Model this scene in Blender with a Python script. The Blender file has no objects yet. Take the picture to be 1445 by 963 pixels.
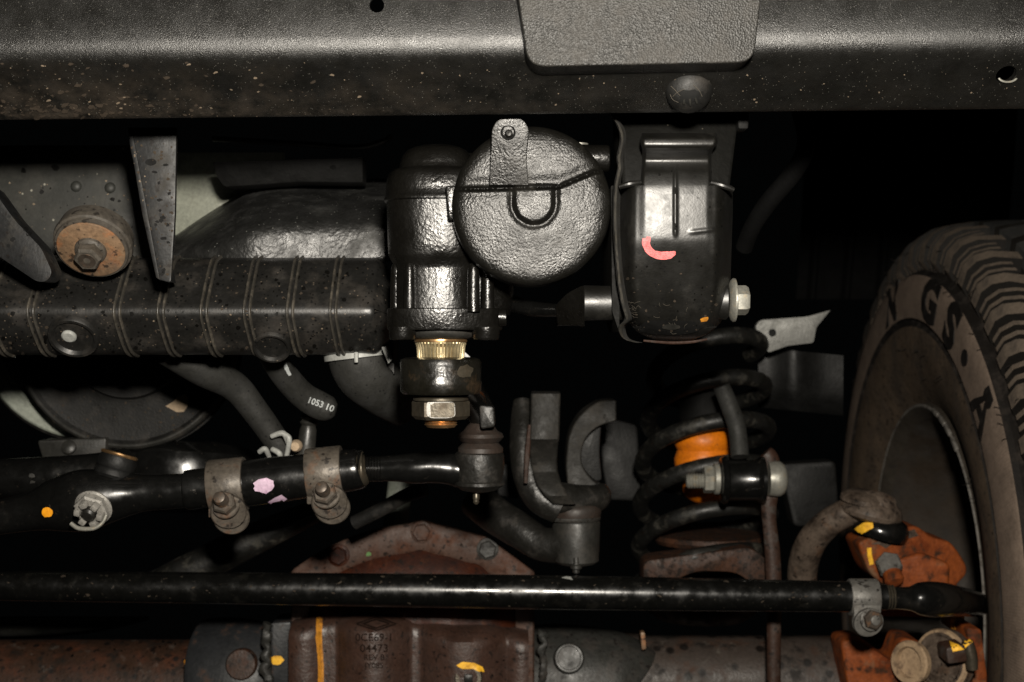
import bpy, bmesh, math, random
from mathutils import Vector, Matrix
from mathutils.bvhtree import BVHTree
random.seed(7)
sc = bpy.context.scene
COL = sc.collection
PI = math.pi

# ------------------------------------------------------------------ camera, world, flash
F = 2007.0                                   # focal length in photo pixels (photo 1445 x 963)
cam_d = bpy.data.cameras.new('camera'); cam_d.lens = 50.0; cam_d.sensor_width = 36.0
cam_d.clip_start = 0.05; cam_d.clip_end = 50
cam_d.dof.use_dof = True; cam_d.dof.focus_distance = 1.03; cam_d.dof.aperture_fstop = 11.0
cam = bpy.data.objects.new('camera', cam_d); COL.objects.link(cam)
cam.rotation_euler = (PI/2, 0, 0)
sc.camera = cam
w = bpy.data.worlds.new('World'); sc.world = w; w.use_nodes = True
w.node_tree.nodes['Background'].inputs[0].default_value = (0.9, 1.0, 1.0, 1)
w.node_tree.nodes['Background'].inputs[1].default_value = 0.0008
ld = bpy.data.lights.new('camera_flash', 'AREA'); ld.shape = 'DISK'; ld.size = 0.07
ld.energy = 26.0; ld.color = (1.0, 0.93, 0.82)
flash = bpy.data.objects.new('camera_flash', ld); COL.objects.link(flash)
flash.location = (0.045, 0.0, 0.17); flash.rotation_euler = (math.radians(84), 0, 0)
vs = sc.view_settings
vs.view_transform = 'Standard'; vs.look = 'None'; vs.exposure = 0; vs.gamma = 1; vs.use_curve_mapping = False

# ------------------------------------------------------------------ helpers
def V(px, py, d):
    return Vector(((px-722.5)/F*d, d, (481.5-py)/F*d))
def S(d):
    return d/F
X = Vector((1,0,0)); Y = Vector((0,1,0)); Z = Vector((0,0,1))

def catmull(pts, n=8):
    pts = [Vector(p) for p in pts]
    if len(pts) < 3: 
        return [pts[0].lerp(pts[-1], i/n) for i in range(n+1)]
    out = []
    for i in range(len(pts)-1):
        p0 = pts[max(i-1,0)]; p1 = pts[i]; p2 = pts[i+1]; p3 = pts[min(i+2,len(pts)-1)]
        for k in range(n):
            t = k/n
            out.append(0.5*((2*p1)+(p2-p0)*t+(2*p0-5*p1+4*p2-p3)*t*t+(3*p1-p0-3*p2+p3)*t**3))
    out.append(pts[-1])
    return out

def grid(bm, rows, closed=False, capa=False, capb=False):
    vr = [[bm.verts.new(p) for p in r] for r in rows]
    n = len(vr[0])
    for i in range(len(vr)-1):
        for j in range(n if closed else n-1):
            k = (j+1) % n
            try: bm.faces.new((vr[i][j], vr[i][k], vr[i+1][k], vr[i+1][j]))
            except ValueError: pass
    if capa: bm.faces.new(list(reversed(vr[0])))
    if capb: bm.faces.new(vr[-1])
    return vr

def basis(axis, up=None):
    a = Vector(axis).normalized()
    u = Vector(up) if up else (Z if abs(a.z) < .9 else Y)
    b = (u - a*u.dot(a)).normalized()
    return a, b, a.cross(b)

def lathe(bm, o, axis, prof, seg=36, rfun=None, rot=0.0, arc=None, up=None, cap=True):
    """prof: (t along the axis, radius) in metres"""
    a, b, c = basis(axis, up)
    rows = []
    full = arc is None
    a0, a1 = (0, 2*PI) if full else arc
    m = seg if full else seg+1
    for t, r in prof:
        row = []
        for k in range(m):
            th = a0 + (a1-a0)*k/seg + rot
            rr = r*(rfun(k, t) if rfun else 1)
            row.append(o + a*t + b*(rr*math.cos(th)) + c*(rr*math.sin(th)))
        rows.append(row)
    grid(bm, rows, closed=full, capa=cap and full and prof[0][1] > 1e-5, capb=cap and full and prof[-1][1] > 1e-5)

def lathe_px(bm, px, py, d, axis, prof, **kw):
    s = S(d)
    lathe(bm, V(px,py,d), axis, [(t*s, max(r*s,1e-5)) for t, r in prof], **kw)

def tube(bm, pts, seg=20, n=8, flat=1.0, up=None, cap=True, wob=0):
    """pts: (x,y,z,r) ; flat scales the second cross axis"""
    p4 = catmull([Vector((p[0],p[1],p[2],p[3])) for p in pts], n)
    c = [Vector(p[:3]) for p in p4]; rr = [max(p[3],1e-5) for p in p4]
    rows = []; ref = Vector(up) if up else None
    for i in range(len(c)):
        t = (c[min(i+1,len(c)-1)] - c[max(i-1,0)])
        t = t.normalized() if t.length > 1e-9 else X
        if ref is None: ref = Z if abs(t.z) < .9 else Y
        b = ref - t*ref.dot(t)
        b = b.normalized() if b.length > 1e-6 else basis(t)[1]
        if not up: ref = b
        e = t.cross(b)
        rows.append([c[i] + (b*math.cos(2*PI*k/seg) + e*flat*math.sin(2*PI*k/seg))*rr[i]*(1+(random.uniform(-wob,wob) if wob else 0)) for k in range(seg)])
    grid(bm, rows, closed=True, capa=cap, capb=cap)

def tube_px(bm, pts, **kw):
    tube(bm, [tuple(V(p[0],p[1],p[2])) + (p[3]*S(p[2]),) for p in pts], **kw)

def hexa(bm, o, axis, r, h, rot=0.0, up=None):
    lathe(bm, o, axis, [(0,r*.97),(h*.06,r),(h*.8,r),(h,r*.86)], seg=6, rot=rot, up=up)

def rounded(pts, rad, n=6):
    """pts px outline -> rounded corners; rad scalar or list"""
    out = []; m = len(pts)
    for i in range(m):
        p = Vector(pts[i][:2]); a = Vector(pts[i-1][:2])-p; b = Vector(pts[(i+1)%m][:2])-p
        r = rad[i] if isinstance(rad,(list,tuple)) else rad
        r = min(r, a.length*.49, b.length*.49)
        if r < .3: out.append(p); continue
        p0 = p+a.normalized()*r; p1 = p+b.normalized()*r
        for k in range(n+1):
            t = k/n
            out.append(p0*(1-t)**2 + p*2*t*(1-t) + p1*t*t)
    return out

def prism(bm, pts, d, thick, bev=0.0012, seg=2, dfun=None):
    """outline in px at depth d, extruded back by thick metres; dfun(px,py) adds depth to the front face"""
    vs_, bs_ = [], []
    for p in pts:
        dd = d + (dfun(p[0],p[1]) if dfun else 0)
        v = V(p[0],p[1],dd); vs_.append(bm.verts.new(v)); bs_.append(bm.verts.new(v+Y*thick))
    n = len(pts)
    f = bm.faces.new(vs_); g = bm.faces.new(list(reversed(bs_)))
    for i in range(n):
        j = (i+1) % n
        bm.faces.new((vs_[j], vs_[i], bs_[i], bs_[j]))
    bmesh.ops.recalc_face_normals(bm, faces=bm.faces[:])
    if bev:
        ed = [e for e in f.edges]
        bmesh.ops.bevel(bm, geom=ed, offset=bev, segments=seg, profile=.5, affect='EDGES', clamp_overlap=True)

def boxm(bm, c, size, rot=None, bev=0.001, seg=2):
    r = bmesh.ops.create_cube(bm, size=1.0)
    M = Matrix.Translation(c) @ (rot.to_matrix().to_4x4() if rot else Matrix.Identity(4)) @ Matrix.Diagonal((*size,1))
    bmesh.ops.transform(bm, matrix=M, verts=r['verts'])
    if bev:
        es = {e for v in r['verts'] for e in v.link_edges}
        bmesh.ops.bevel(bm, geom=list(es), offset=bev, segments=seg, profile=.5, affect='EDGES')

def B(): return bmesh.new()

def wpos(o):
    return o['_w'] if o is not None else (0,0,0)

def obj(name, bm, m, parent=None, loc=None, ang=35, recalc=True, label=None):
    if recalc: bmesh.ops.recalc_face_normals(bm, faces=bm.faces[:])
    pw = Vector(POS[parent.name]) if parent else Vector((0,0,0))
    o_w = Vector(loc) if loc is not None else (pw if parent else Vector((0,0,0)))
    bmesh.ops.translate(bm, verts=bm.verts[:], vec=-o_w)
    me = bpy.data.meshes.new(name); bm.to_mesh(me); bm.free()
    for p in me.polygons: p.use_smooth = True
    me.set_sharp_from_angle(angle=math.radians(ang))
    me.materials.append(m)
    o = bpy.data.objects.new(name, me); COL.objects.link(o)
    o.location = o_w - pw
    if parent: o.parent = parent
    POS[o.name] = tuple(o_w)
    if label: o['label'] = label
    return o
POS = {}

def thing(name, label, cat, px, py, d, group=None):
    o = bpy.data.objects.new(name, None); COL.objects.link(o)
    o.empty_display_size = .02
    o.location = V(px,py,d); POS[o.name] = tuple(o.location)
    o['label'] = label; o['category'] = cat
    if group: o['group'] = group
    return o
def tag(o, label, cat, group=None):
    o['label'] = label; o['category'] = cat
    if group: o['group'] = group
    return o

def bvh(objs):
    vs_, fs = [], []
    for o in objs:
        b = len(vs_); w_ = Vector(POS[o.name])
        vs_ += [v.co + w_ for v in o.data.vertices]
        fs += [tuple(b+i for i in p.vertices) for p in o.data.polygons]
    return BVHTree.FromPolygons(vs_, fs)

def project(tree, px, py, off):
    d = V(px,py,1).normalized()
    hit, nor, i, dist = tree.ray_cast(Vector((0,0,0)), d, 5)
    if hit is None: return None
    if nor.dot(d) > 0: nor = -nor
    return hit + nor*off

def paint(name, targets, outline, m, parent, off=.0005, cuts=2, label=None, jag=.35):
    """a thin coat of paint lying on the surface behind the outline"""
    tree = bvh(targets); bm = B()
    if jag: outline = [(p[0]+random.uniform(-jag,jag), p[1]+random.uniform(-jag,jag)) for p in outline]
    f = bm.faces.new([bm.verts.new((p[0],p[1],0)) for p in outline])
    bmesh.ops.triangulate(bm, faces=[f])
    bmesh.ops.subdivide_edges(bm, edges=bm.edges[:], cuts=cuts, use_grid_fill=True)
    bad = []
    for v in bm.verts:
        h = project(tree, v.co.x, v.co.y, off)
        if h is None: bad.append(v)
        else: v.co = h
    bmesh.ops.delete(bm, geom=bad, context='VERTS')
    # thickness
    return obj(name, bm, m, parent, ang=80, label=label)

def blob(cx, cy, rx, ry, n=18, jag=.15, rot=0):
    out = []
    for k in range(n):
        a = 2*PI*k/n; q = 1+random.uniform(-jag,jag)
        x, y = rx*q*math.cos(a), ry*q*math.sin(a)
        out.append((cx+x*math.cos(rot)-y*math.sin(rot), cy+x*math.sin(rot)+y*math.cos(rot)))
    return out

def stroke(pts, wd, n=5):
    """outline of a brush stroke along px points (x,y,w)"""
    c = catmull([Vector((p[0],p[1],p[2] if len(p)>2 else wd)) for p in pts], n)
    L, R = [], []
    for i in range(len(c)):
        t = Vector(c[min(i+1,len(c)-1)][:2]) - Vector(c[max(i-1,0)][:2]); t.normalize()
        nn = Vector((-t.y,t.x))*c[i][2]
        p = Vector(c[i][:2]); L.append(p+nn); R.append(p-nn)
    return L + list(reversed(R))

def text_mesh(body, offset=0.0):
    cu = bpy.data.curves.new('tmp','FONT'); cu.body = body; cu.align_x = 'CENTER'; cu.align_y = 'CENTER'
    cu.offset = offset; cu.resolution_u = 3
    o = bpy.data.objects.new('tmp', cu); COL.objects.link(o)
    dg = bpy.context.evaluated_depsgraph_get(); e = o.evaluated_get(dg); me = e.to_mesh()
    v = [tuple(q.co) for q in me.vertices]; f = [tuple(p.vertices) for p in me.polygons]
    e.to_mesh_clear(); bpy.data.objects.remove(o); bpy.data.curves.remove(cu)
    return v, f

def lettering(name, targets, body, cx, cy, size, m, parent, rot=0, off=.0006, sq=1.0, bold=.02):
    tree = bvh(targets); v, f = text_mesh(body, bold); bm = B(); vv = []
    cr, sr = math.cos(rot), math.sin(rot)
    for x, y, z in v:
        a, b = x*size*sq, -y*size
        h = project(tree, cx+a*cr-b*sr, cy+a*sr+b*cr, off)
        vv.append(bm.verts.new(h) if h else None)
    for q in f:
        if all(vv[i] for i in q):
            try: bm.faces.new([vv[i] for i in q])
            except ValueError: pass
    return obj(name, bm, m, parent, ang=80)

def spatter(name, targets, box, n, r0, r1, m, parent, sq=1.0, off=.0006, dens=None):
    """many tiny irregular flecks of mud or grease lying on a surface: one mesh"""
    tree = bvh(targets); bm = B(); k = 0
    while k < n:
        k += 1
        x, y = random.uniform(box[0],box[2]), random.uniform(box[1],box[3])
        if dens and random.random() > dens(x,y): continue
        r = r0 + (r1-r0)*random.random()**3
        o = blob(x, y, r*sq, r, 7, .35, random.uniform(-.5,.5))
        h = [project(tree, a, b, off) for a, b in o]
        if all(h):
            c = sum(h, Vector())/7
            if max((q-c).length for q in h) < .012: bm.faces.new([bm.verts.new(q) for q in h])
    o = obj(name, bm, m, parent, ang=80); o['kind'] = 'stuff'
    return o

# ------------------------------------------------------------------ materials
PITTED = {'rusty_brown_cover','rusty_greyish_flange','brown_housing_casting','rust_mottled_tube','grey_dirty_casting','brown_grey_knuckle_arm','rust_speckled_spring_seat','brown_sway_link','weathered_clamp_steel','dusty_brown_bushing','rusty_washer_steel','greasy_grey_bracket','dusty_black_coil','dusty_brown_sidewall','dull_galvanised_clamp'}
def mk(name, base, rough=.5, metal=0.0, spec=.5, coat=0.0, grain=(), mott=None, spots=(), fleck=None, rv=.12, rvs=60, extra=None, grit=.4, pits=0):
    m = bpy.data.materials.new(name); m.use_nodes = True
    nt = m.node_tree; N = nt.nodes; L = nt.links
    bs = N['Principled BSDF']
    if name in PITTED: pits = .8; grit = .5
    tc = N.new('ShaderNodeTexCoord'); co = tc.outputs['Object']
    def noise(scale, det=4, ro=.55):
        n = N.new('ShaderNodeTexNoise'); n.inputs['Scale'].default_value = scale
        n.inputs['Detail'].default_value = det; n.inputs['Roughness'].default_value = ro
        L.new(co, n.inputs['Vector']); return n.outputs[0]
    def ramp(v, lo, hi):
        r = N.new('ShaderNodeMapRange'); r.inputs[1].default_value = lo; r.inputs[2].default_value = hi
        r.clamp = True; L.new(v, r.inputs[0]); return r.outputs[0]
    def mix(fac, a, b):
        x = N.new('ShaderNodeMix'); x.data_type = 'RGBA'
        L.new(fac, x.inputs[0])
        for s, i in ((a,6),(b,7)):
            if isinstance(s, tuple): x.inputs[i].default_value = (*s,1)
            else: L.new(s, x.inputs[i])
        return x.outputs[2]
    def math_(op, a, b):
        x = N.new('ShaderNodeMath'); x.operation = op
        for s, i in ((a,0),(b,1)):
            if isinstance(s,(int,float)): x.inputs[i].default_value = s
            else: L.new(s, x.inputs[i])
        return x.outputs[0]
    c = tuple(base); dirt = None
    if mott:
        for col2, scale, lo, hi in (mott if isinstance(mott, list) else [mott]):
            f = ramp(noise(scale, 6, .62), lo, hi); c = mix(f, c, col2); dirt = f if dirt is None else math_('MAXIMUM', dirt, f)
    for col2, scale, lo, hi in spots:
        vo = N.new('ShaderNodeTexVoronoi'); vo.inputs['Scale'].default_value = scale; L.new(co, vo.inputs['Vector'])
        sep = N.new('ShaderNodeSeparateColor'); L.new(vo.outputs['Color'], sep.inputs[0])
        on = math_('GREATER_THAN', sep.outputs[0], lo)
        dd = ramp(vo.outputs['Distance'], hi, hi*.6)
        c = mix(math_('MULTIPLY', on, dd), c, col2)
    if fleck:
        col2, scale, dens = fleck
        vo = N.new('ShaderNodeTexVoronoi'); vo.inputs['Scale'].default_value = scale; L.new(co, vo.inputs['Vector'])
        sep = N.new('ShaderNodeSeparateColor'); L.new(vo.outputs['Color'], sep.inputs[0])
        on = math_('GREATER_THAN', sep.outputs[0], 1-dens)
        dd = ramp(vo.outputs['Distance'], .33, .2)
        c = mix(math_('MULTIPLY', on, dd), c, col2)
    if grit:
        vv = N.new('ShaderNodeMapRange'); vv.inputs[1].default_value=.32; vv.inputs[2].default_value=.68
        vv.inputs[3].default_value = 1-grit; vv.inputs[4].default_value = 1+grit
        L.new(math_('ADD', math_('MULTIPLY', noise(260,8,.75), .6), math_('MULTIPLY', noise(33,5,.6), .4)), vv.inputs[0])
        hv = N.new('ShaderNodeMix'); hv.data_type='RGBA'; hv.blend_type='MULTIPLY'; hv.inputs[0].default_value=1
        if isinstance(c, tuple): hv.inputs[6].default_value=(*c,1)
        else: L.new(c, hv.inputs[6])
        L.new(vv.outputs[0], hv.inputs[7]); c = hv.outputs[2]
    if pits:
        c = mix(math_('MULTIPLY', ramp(noise(170,3,.5), .60, .66), pits), c, (.006,.004,.003))
    if extra: c, dirt = extra(N, L, co, noise, ramp, mix, math_, c, dirt)
    if isinstance(c, tuple): bs.inputs['Base Color'].default_value = (*c,1)
    else: L.new(c, bs.inputs['Base Color'])
    rr = N.new('ShaderNodeMapRange'); rr.inputs[3].default_value = max(.03,rough-rv); rr.inputs[4].default_value = min(1,rough+rv)
    rr.inputs[1].default_value = .3; rr.inputs[2].default_value = .7
    L.new(noise(rvs,5,.6), rr.inputs[0])
    ro = rr.outputs[0]
    if dirt is not None: ro = math_('MINIMUM', math_('ADD', ro, math_('MULTIPLY', dirt, .22)), 1.0)
    L.new(ro, bs.inputs['Roughness'])
    bs.inputs['Metallic'].default_value = metal
    bs.inputs['Specular IOR Level'].default_value = spec
    bs.inputs['Coat Weight'].default_value = coat; bs.inputs['Coat Roughness'].default_value = .12
    prev = None
    for g in grain:
        kind, scale, st, dist = g
        if kind == 'n': h = noise(scale, 3, .5)
        elif kind == 'v':
            vo = N.new('ShaderNodeTexVoronoi'); vo.inputs['Scale'].default_value = scale; L.new(co, vo.inputs['Vector']); h = vo.outputs['Distance']
        elif kind == 'radial':
            sp = N.new('ShaderNodeSeparateXYZ'); L.new(co, sp.inputs[0])
            h = math_('SINE', math_('MULTIPLY', math_('ARCTAN2', sp.outputs[1], sp.outputs[2]), scale), 0)
        b = N.new('ShaderNodeBump'); b.inputs['Strength'].default_value = st; b.inputs['Distance'].default_value = dist
        L.new(h, b.inputs['Height'])
        if prev: L.new(prev, b.inputs['Normal'])
        prev = b.outputs[0]
    if prev: L.new(prev, bs.inputs['Normal'])
    return m

def beam_dirt(N, L, co, noise, ramp, mix, math_, c, dirt):
    # road dust splashed on the lower edge, thickest at one end
    sp = N.new('ShaderNodeSeparateXYZ'); L.new(co, sp.inputs[0])
    left = ramp(sp.outputs[0], .10, -.34)
    low = ramp(sp.outputs[2], .034, -.002)
    lowest = ramp(sp.outputs[2], .010, -.003)
    n1 = ramp(noise(34,8,.7), .42, .68); n2 = ramp(noise(120,6,.65), .40, .7)
    a = math_('MULTIPLY', math_('MULTIPLY', low, n1), math_('ADD', math_('MULTIPLY', left, .42), .05))
    b = math_('MULTIPLY', math_('MULTIPLY', lowest, n2), math_('ADD', math_('MULTIPLY', left, .7), .12))
    f = math_('MAXIMUM', a, b)
    c = mix(f, c, (.10,.078,.058))
    return c, f
def pad_dirt(N, L, co, noise, ramp, mix, math_, c, dirt):
    f = math_('MULTIPLY', ramp(noise(60,6,.7), .45, .75), .5)
    return mix(f, c, (.07,.063,.055)), f

M = {}
M['beam'] = mk('powder_coat_black', (.0058,.0056,.0049), .36, spec=.72, grain=[('n',1700,.5,.0006),('n',22,.2,.002)], fleck=((.13,.125,.11),1100,.05), extra=beam_dirt, rv=.08)  # pale flecks put tiny flash glints into the coat colour
M['pad'] = mk('grained_black_vinyl', (.013,.0125,.011), .5, grain=[('v',800,.6,.0007),('n',1800,.3,.0004)], extra=pad_dirt, spec=.5, rv=.04, grit=.2)
M['cast'] = mk('black_painted_casting', (.004,.0037,.0031), .29, spec=.46, grain=[('n',420,.38,.001),('n',1000,.22,.0005),('n',50,.2,.003)], rv=.1)
M['castcap'] = mk('black_painted_cover_casting', (.005,.0047,.0039), .33, spec=.42, grain=[('n',620,.5,.0009),('n',1500,.25,.0005),('n',60,.25,.003)], mott=[((.022,.020,.016),40,.56,.8)], rv=.1)
M['wax'] = mk('waxed_black_steel', (.005,.0047,.0038), .42, spec=.75, grain=[('n',110,.2,.0010),('n',700,.2,.0004)], mott=[((.012,.0105,.008),45,.56,.8)], spots=[((.002,.002,.002),330,.86,.36)], rv=.08, rvs=40)
M['gloss'] = mk('gloss_black_paint', (.004,.004,.0038), .22, spec=.55, grain=[('n',200,.12,.0006)], mott=[((.010,.009,.0075),40,.58,.8),((.025,.02,.015),160,.64,.72)], rv=.1)
M['rodgloss'] = mk('scuffed_gloss_black', (.0035,.0035,.0032), .24, spec=.5, grain=[('n',160,.1,.0008)], mott=[((.012,.011,.009),70,.56,.78),((.03,.026,.02),200,.64,.72)], rv=.14)
M['forge'] = mk('dark_forged_steel', (.0095,.009,.0078), .42, spec=.5, grain=[('n',260,.4,.001),('n',50,.4,.004)], mott=((.026,.022,.018),60,.55,.75))
M['cup'] = mk('dusty_dark_socket_steel', (.018,.0175,.0155), .46, spec=.5, grain=[('n',400,.25,.0008)], mott=((.038,.033,.027),50,.5,.8))
M['plastic'] = mk('dusty_black_plastic', (.009,.0087,.008), .40, spec=.65, grain=[('n',500,.2,.0006)], mott=[((.036,.031,.026),38,.5,.8)],
    spots=[((.003,.003,.003),260,.72,.33),((.10,.08,.06),330,.9,.25)], rv=.1)
M['shield'] = mk('shiny_black_shield', (.011,.011,.0105), .46, spec=.6, grain=[('n',300,.6,.0014),('n',60,.35,.003)], mott=((.024,.024,.022),30,.5,.75), fleck=((.14,.14,.13),500,.05))
M['bracket'] = mk('greasy_grey_bracket', (.0085,.0088,.0092), .5, spec=.35, grain=[('n',300,.25,.0008)], mott=[((.032,.028,.022),45,.5,.75)], spots=[((.003,.003,.003),200,.72,.36)])
M['panel'] = mk('grimy_grey_panel', (.019,.0195,.017), .6, grain=[('n',200,.2,.001)], mott=[((.046,.044,.037),24,.45,.75),((.012,.012,.011),40,.62,.74)], fleck=((.25,.24,.2),260,.03))
M['pale'] = mk('pale_grey_green_plate', (.20,.21,.17), .6, grain=[('n',300,.15,.001)], mott=((.12,.12,.095),30,.5,.75))
M['rubber'] = mk('dusty_rubber', (.007,.0068,.0063), .55, spec=.35, grain=[('n',450,.3,.0008)], mott=((.030,.026,.022),50,.5,.75))
M['brownrubber'] = mk('brown_dusty_boot_rubber', (.028,.020,.016), .48, spec=.4, grain=[('n',300,.2,.0008)], mott=((.02,.017,.014),55,.5,.7))
M['hose'] = mk('grey_dusty_hose', (.018,.0178,.016), .65, spec=.35, grain=[('n',500,.3,.0008)], mott=((.016,.016,.015),60,.5,.7), fleck=((.004,.004,.004),300,.25))
M['mount'] = mk('dusty_brown_bushing', (.060,.052,.042), .6, grain=[('n',250,.3,.001)], mott=((.035,.029,.023),55,.48,.7))
M['rustwash'] = mk('rusty_washer_steel', (.19,.12,.07), .55, metal=.1, grain=[('n',350,.3,.0008)], mott=[((.22,.085,.028),70,.5,.68),((.10,.075,.055),40,.52,.72)])
M['clamp'] = mk('weathered_clamp_steel', (.085,.072,.058), .5, metal=.3, grain=[('n',300,.3,.0008)], mott=[((.10,.045,.02),60,.55,.72),((.04,.033,.027),90,.52,.72)])
M['paleclamp'] = mk('dull_galvanised_clamp', (.12,.115,.105), .5, metal=.3, grain=[('n',300,.3,.0008)], mott=[((.09,.08,.07),70,.5,.75)])
M['studdark'] = mk('dark_brown_bolt_steel', (.075,.06,.048), .42, metal=.5, grain=[('n',400,.3,.0006)], mott=((.13,.065,.03),120,.55,.7))
M['zinc'] = mk('zinc_plated_steel', (.25,.245,.215), .45, metal=.45, grain=[('n',500,.2,.0006)], mott=[((.28,.22,.14),140,.55,.75)])
M['nutbrown'] = mk('oiled_brown_nut', (.070,.060,.044), .38, metal=.6, grain=[('n',450,.25,.0006)], mott=((.06,.045,.03),90,.5,.7))
M['nutface'] = mk('pale_grey_steel', (.24,.23,.21), .5, metal=.3, grain=[('n',600,.3,.0006)], fleck=((.05,.05,.045),700,.3))
M['gold'] = mk('yellow_passivated_spline', (.36,.30,.18), .38, metal=.75, grain=[('n',400,.15,.0006)], mott=((.22,.15,.07),110,.5,.7))
M['copper'] = mk('brassy_thread', (.50,.30,.14), .33, metal=.9, mott=((.2,.12,.06),160,.5,.7))
M['diff'] = mk('rusty_brown_cover', (.036,.0085,.003), .5, spec=.22, grain=[('n',420,.4,.0008)], mott=[((.012,.003,.0015),25,.45,.66),((.065,.02,.007),90,.56,.75)])
M['diffrim'] = mk('rusty_greyish_flange', (.062,.037,.028), .55, spec=.25, grain=[('n',300,.4,.001)], mott=[((.060,.020,.008),40,.48,.66),((.022,.012,.008),80,.56,.72)])
M['diffcast'] = mk('brown_housing_casting', (.043,.022,.0155), .46, spec=.65, grain=[('n',330,.5,.001),('n',60,.25,.003)], mott=[((.022,.008,.0035),36,.52,.72)])
M['axle'] = mk('rust_mottled_tube', (.034,.0175,.011), .5, spec=.3, grain=[('n',300,.4,.001)], mott=[((.060,.019,.008),40,.5,.7),((.010,.007,.005),55,.53,.66),((.075,.062,.052),75,.6,.75)], spots=[((.008,.005,.004),75,.7,.35)])
M['axlegrey'] = mk('grey_dirty_casting', (.024,.024,.0215), .5, grain=[('n',300,.35,.001)], mott=[((.04,.032,.027),45,.5,.75),((.008,.007,.006),60,.54,.7)])
M['collar'] = mk('dark_grey_tube_collar', (.017,.018,.0195), .48, grain=[('n',300,.35,.001)], mott=[((.05,.025,.015),60,.58,.72)])
M['arm'] = mk('brown_grey_knuckle_arm', (.085,.064,.049), .55, spec=.25, grain=[('n',330,.4,.001)], mott=[((.022,.014,.009),55,.46,.66),((.09,.042,.018),40,.58,.75)])
M['orangerust'] = mk('orange_rusted_casting', (.20,.048,.010), .6, spec=.22, grain=[('n',300,.5,.001),('n',45,.5,.004)], mott=[((.10,.02,.003),34,.44,.62),((.035,.014,.006),70,.54,.66),((.13,.075,.04),26,.58,.70)])
M['spring'] = mk('dusty_black_coil', (.006,.006,.0053), .48, spec=.4, grain=[('n',300,.3,.001)], mott=((.036,.033,.026),70,.52,.7))
M['orange'] = mk('orange_urethane', (.60,.155,.004), .45, spec=.4, grain=[('n',200,.15,.001)], mott=[((.36,.085,.004),40,.5,.75),((.08,.03,.006),90,.62,.74)])
M['seat'] = mk('rust_speckled_spring_seat', (.036,.017,.010), .55, spec=.22, grain=[('n',300,.4,.001)], mott=[((.010,.006,.004),110,.48,.6),((.06,.022,.009),40,.55,.75)])
M['link'] = mk('brown_sway_link', (.030,.015,.010), .52, spec=.3, grain=[('n',300,.35,.001)], mott=[((.05,.045,.04),50,.54,.72)])
M['alu'] = mk('cast_aluminium_bracket', (.16,.16,.15), .55, metal=.3, grain=[('n',350,.4,.001)], mott=((.16,.16,.15),60,.5,.75))
M['tyre'] = mk('dusty_brown_sidewall', (.078,.056,.038), .72, spec=.25, grain=[('n',700,.25,.0006)], mott=[((.034,.026,.020),18,.45,.75)], fleck=((.018,.024,.02),240,.04))
M['tyreband'] = mk('dust_caked_letter_band', (.155,.117,.091), .78, spec=.2, grain=[('radial',760,.2,.0005),('n',500,.3,.0006)], mott=[((.10,.075,.058),25,.45,.75)])
M['tyredark'] = mk('dark_groove_rubber', (.008,.0065,.0054), .75, spec=.2, grain=[('n',500,.4,.0008)], mott=((.03,.024,.02),60,.5,.75))
M['lug'] = mk('dusty_tread_rubber', (.105,.083,.064), .75, spec=.25, grain=[('n',400,.35,.001)], mott=[((.034,.028,.024),50,.48,.75)], fleck=((.18,.16,.14),300,.03))
M['tread'] = mk('worn_grey_tread', (.036,.036,.035), .6, spec=.3, grain=[('n',300,.3,.001)], mott=[((.07,.064,.056),35,.52,.75)])
M['letter'] = mk('clean_black_rubber', (.007,.0057,.005), .6, spec=.3, grain=[('n',500,.3,.0006)], mott=((.02,.016,.013),90,.55,.75))
M['rimedge'] = mk('pale_chipped_rim_edge', (.17,.16,.145), .5, metal=.2, grain=[('n',300,.4,.001)], mott=[((.05,.042,.034),80,.5,.66)])
M['rim'] = mk('dirty_wheel_steel', (.050,.042,.033), .5, metal=.2, grain=[('n',300,.3,.001)], mott=[((.025,.021,.017),70,.5,.72)])
M['rimin'] = mk('dusty_wheel_barrel', (.028,.020,.0135), .65, grain=[('n',200,.3,.001)], mott=((.024,.02,.016),22,.45,.75))
M['cream'] = mk('cream_fan_ring', (.24,.26,.22), .55, grain=[('n',200,.1,.001)], mott=((.2,.2,.16),30,.5,.75))
M['tan'] = mk('tan_mud', (.32,.24,.16), .8, grain=[('n',300,.4,.001)])
M['white'] = mk('white_nylon', (.27,.275,.26), .5, mott=((.2,.2,.19),60,.55,.75))
M['print'] = mk('white_print', (.38,.40,.40), .6)
M['yellow'] = mk('yellow_paint', (.85,.46,.03), .5, grain=[('n',300,.3,.0006)], mott=[((.45,.2,.01),120,.5,.72)])
M['amber'] = mk('amber_paint', (.80,.32,.01), .5, mott=[((.5,.17,.005),150,.52,.75)])
M['amberdry'] = mk('dry_amber_paint', (.52,.21,.012), .6, grain=[('n',300,.3,.0008)], mott=((.2,.07,.01),90,.5,.7))
M['pink'] = mk('pink_crayon', (.85,.20,.20), .6, grain=[('n',500,.4,.0006)], mott=((.5,.10,.10),150,.5,.72))
M['lilac'] = mk('lilac_paint', (.50,.36,.47), .55, grain=[('n',300,.3,.0006)], mott=((.30,.17,.27),110,.5,.7))
M['green'] = mk('green_paint', (.02,.40,.25), .5)
M['moss'] = mk('dull_green_paint', (.06,.16,.03), .6)
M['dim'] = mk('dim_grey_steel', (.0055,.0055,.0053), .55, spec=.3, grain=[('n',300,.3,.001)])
M['rib'] = mk('dusty_raised_rib', (.032,.029,.024), .42, spec=.6, grain=[('n',400,.3,.001)], mott=[((.07,.06,.046),90,.5,.7)])
M['armpaint'] = mk('oily_black_arm_paint', (.006,.0055,.004), .30, spec=.65, grain=[('n',240,.4,.001)], mott=((.035,.02,.008),50,.56,.76))
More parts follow.
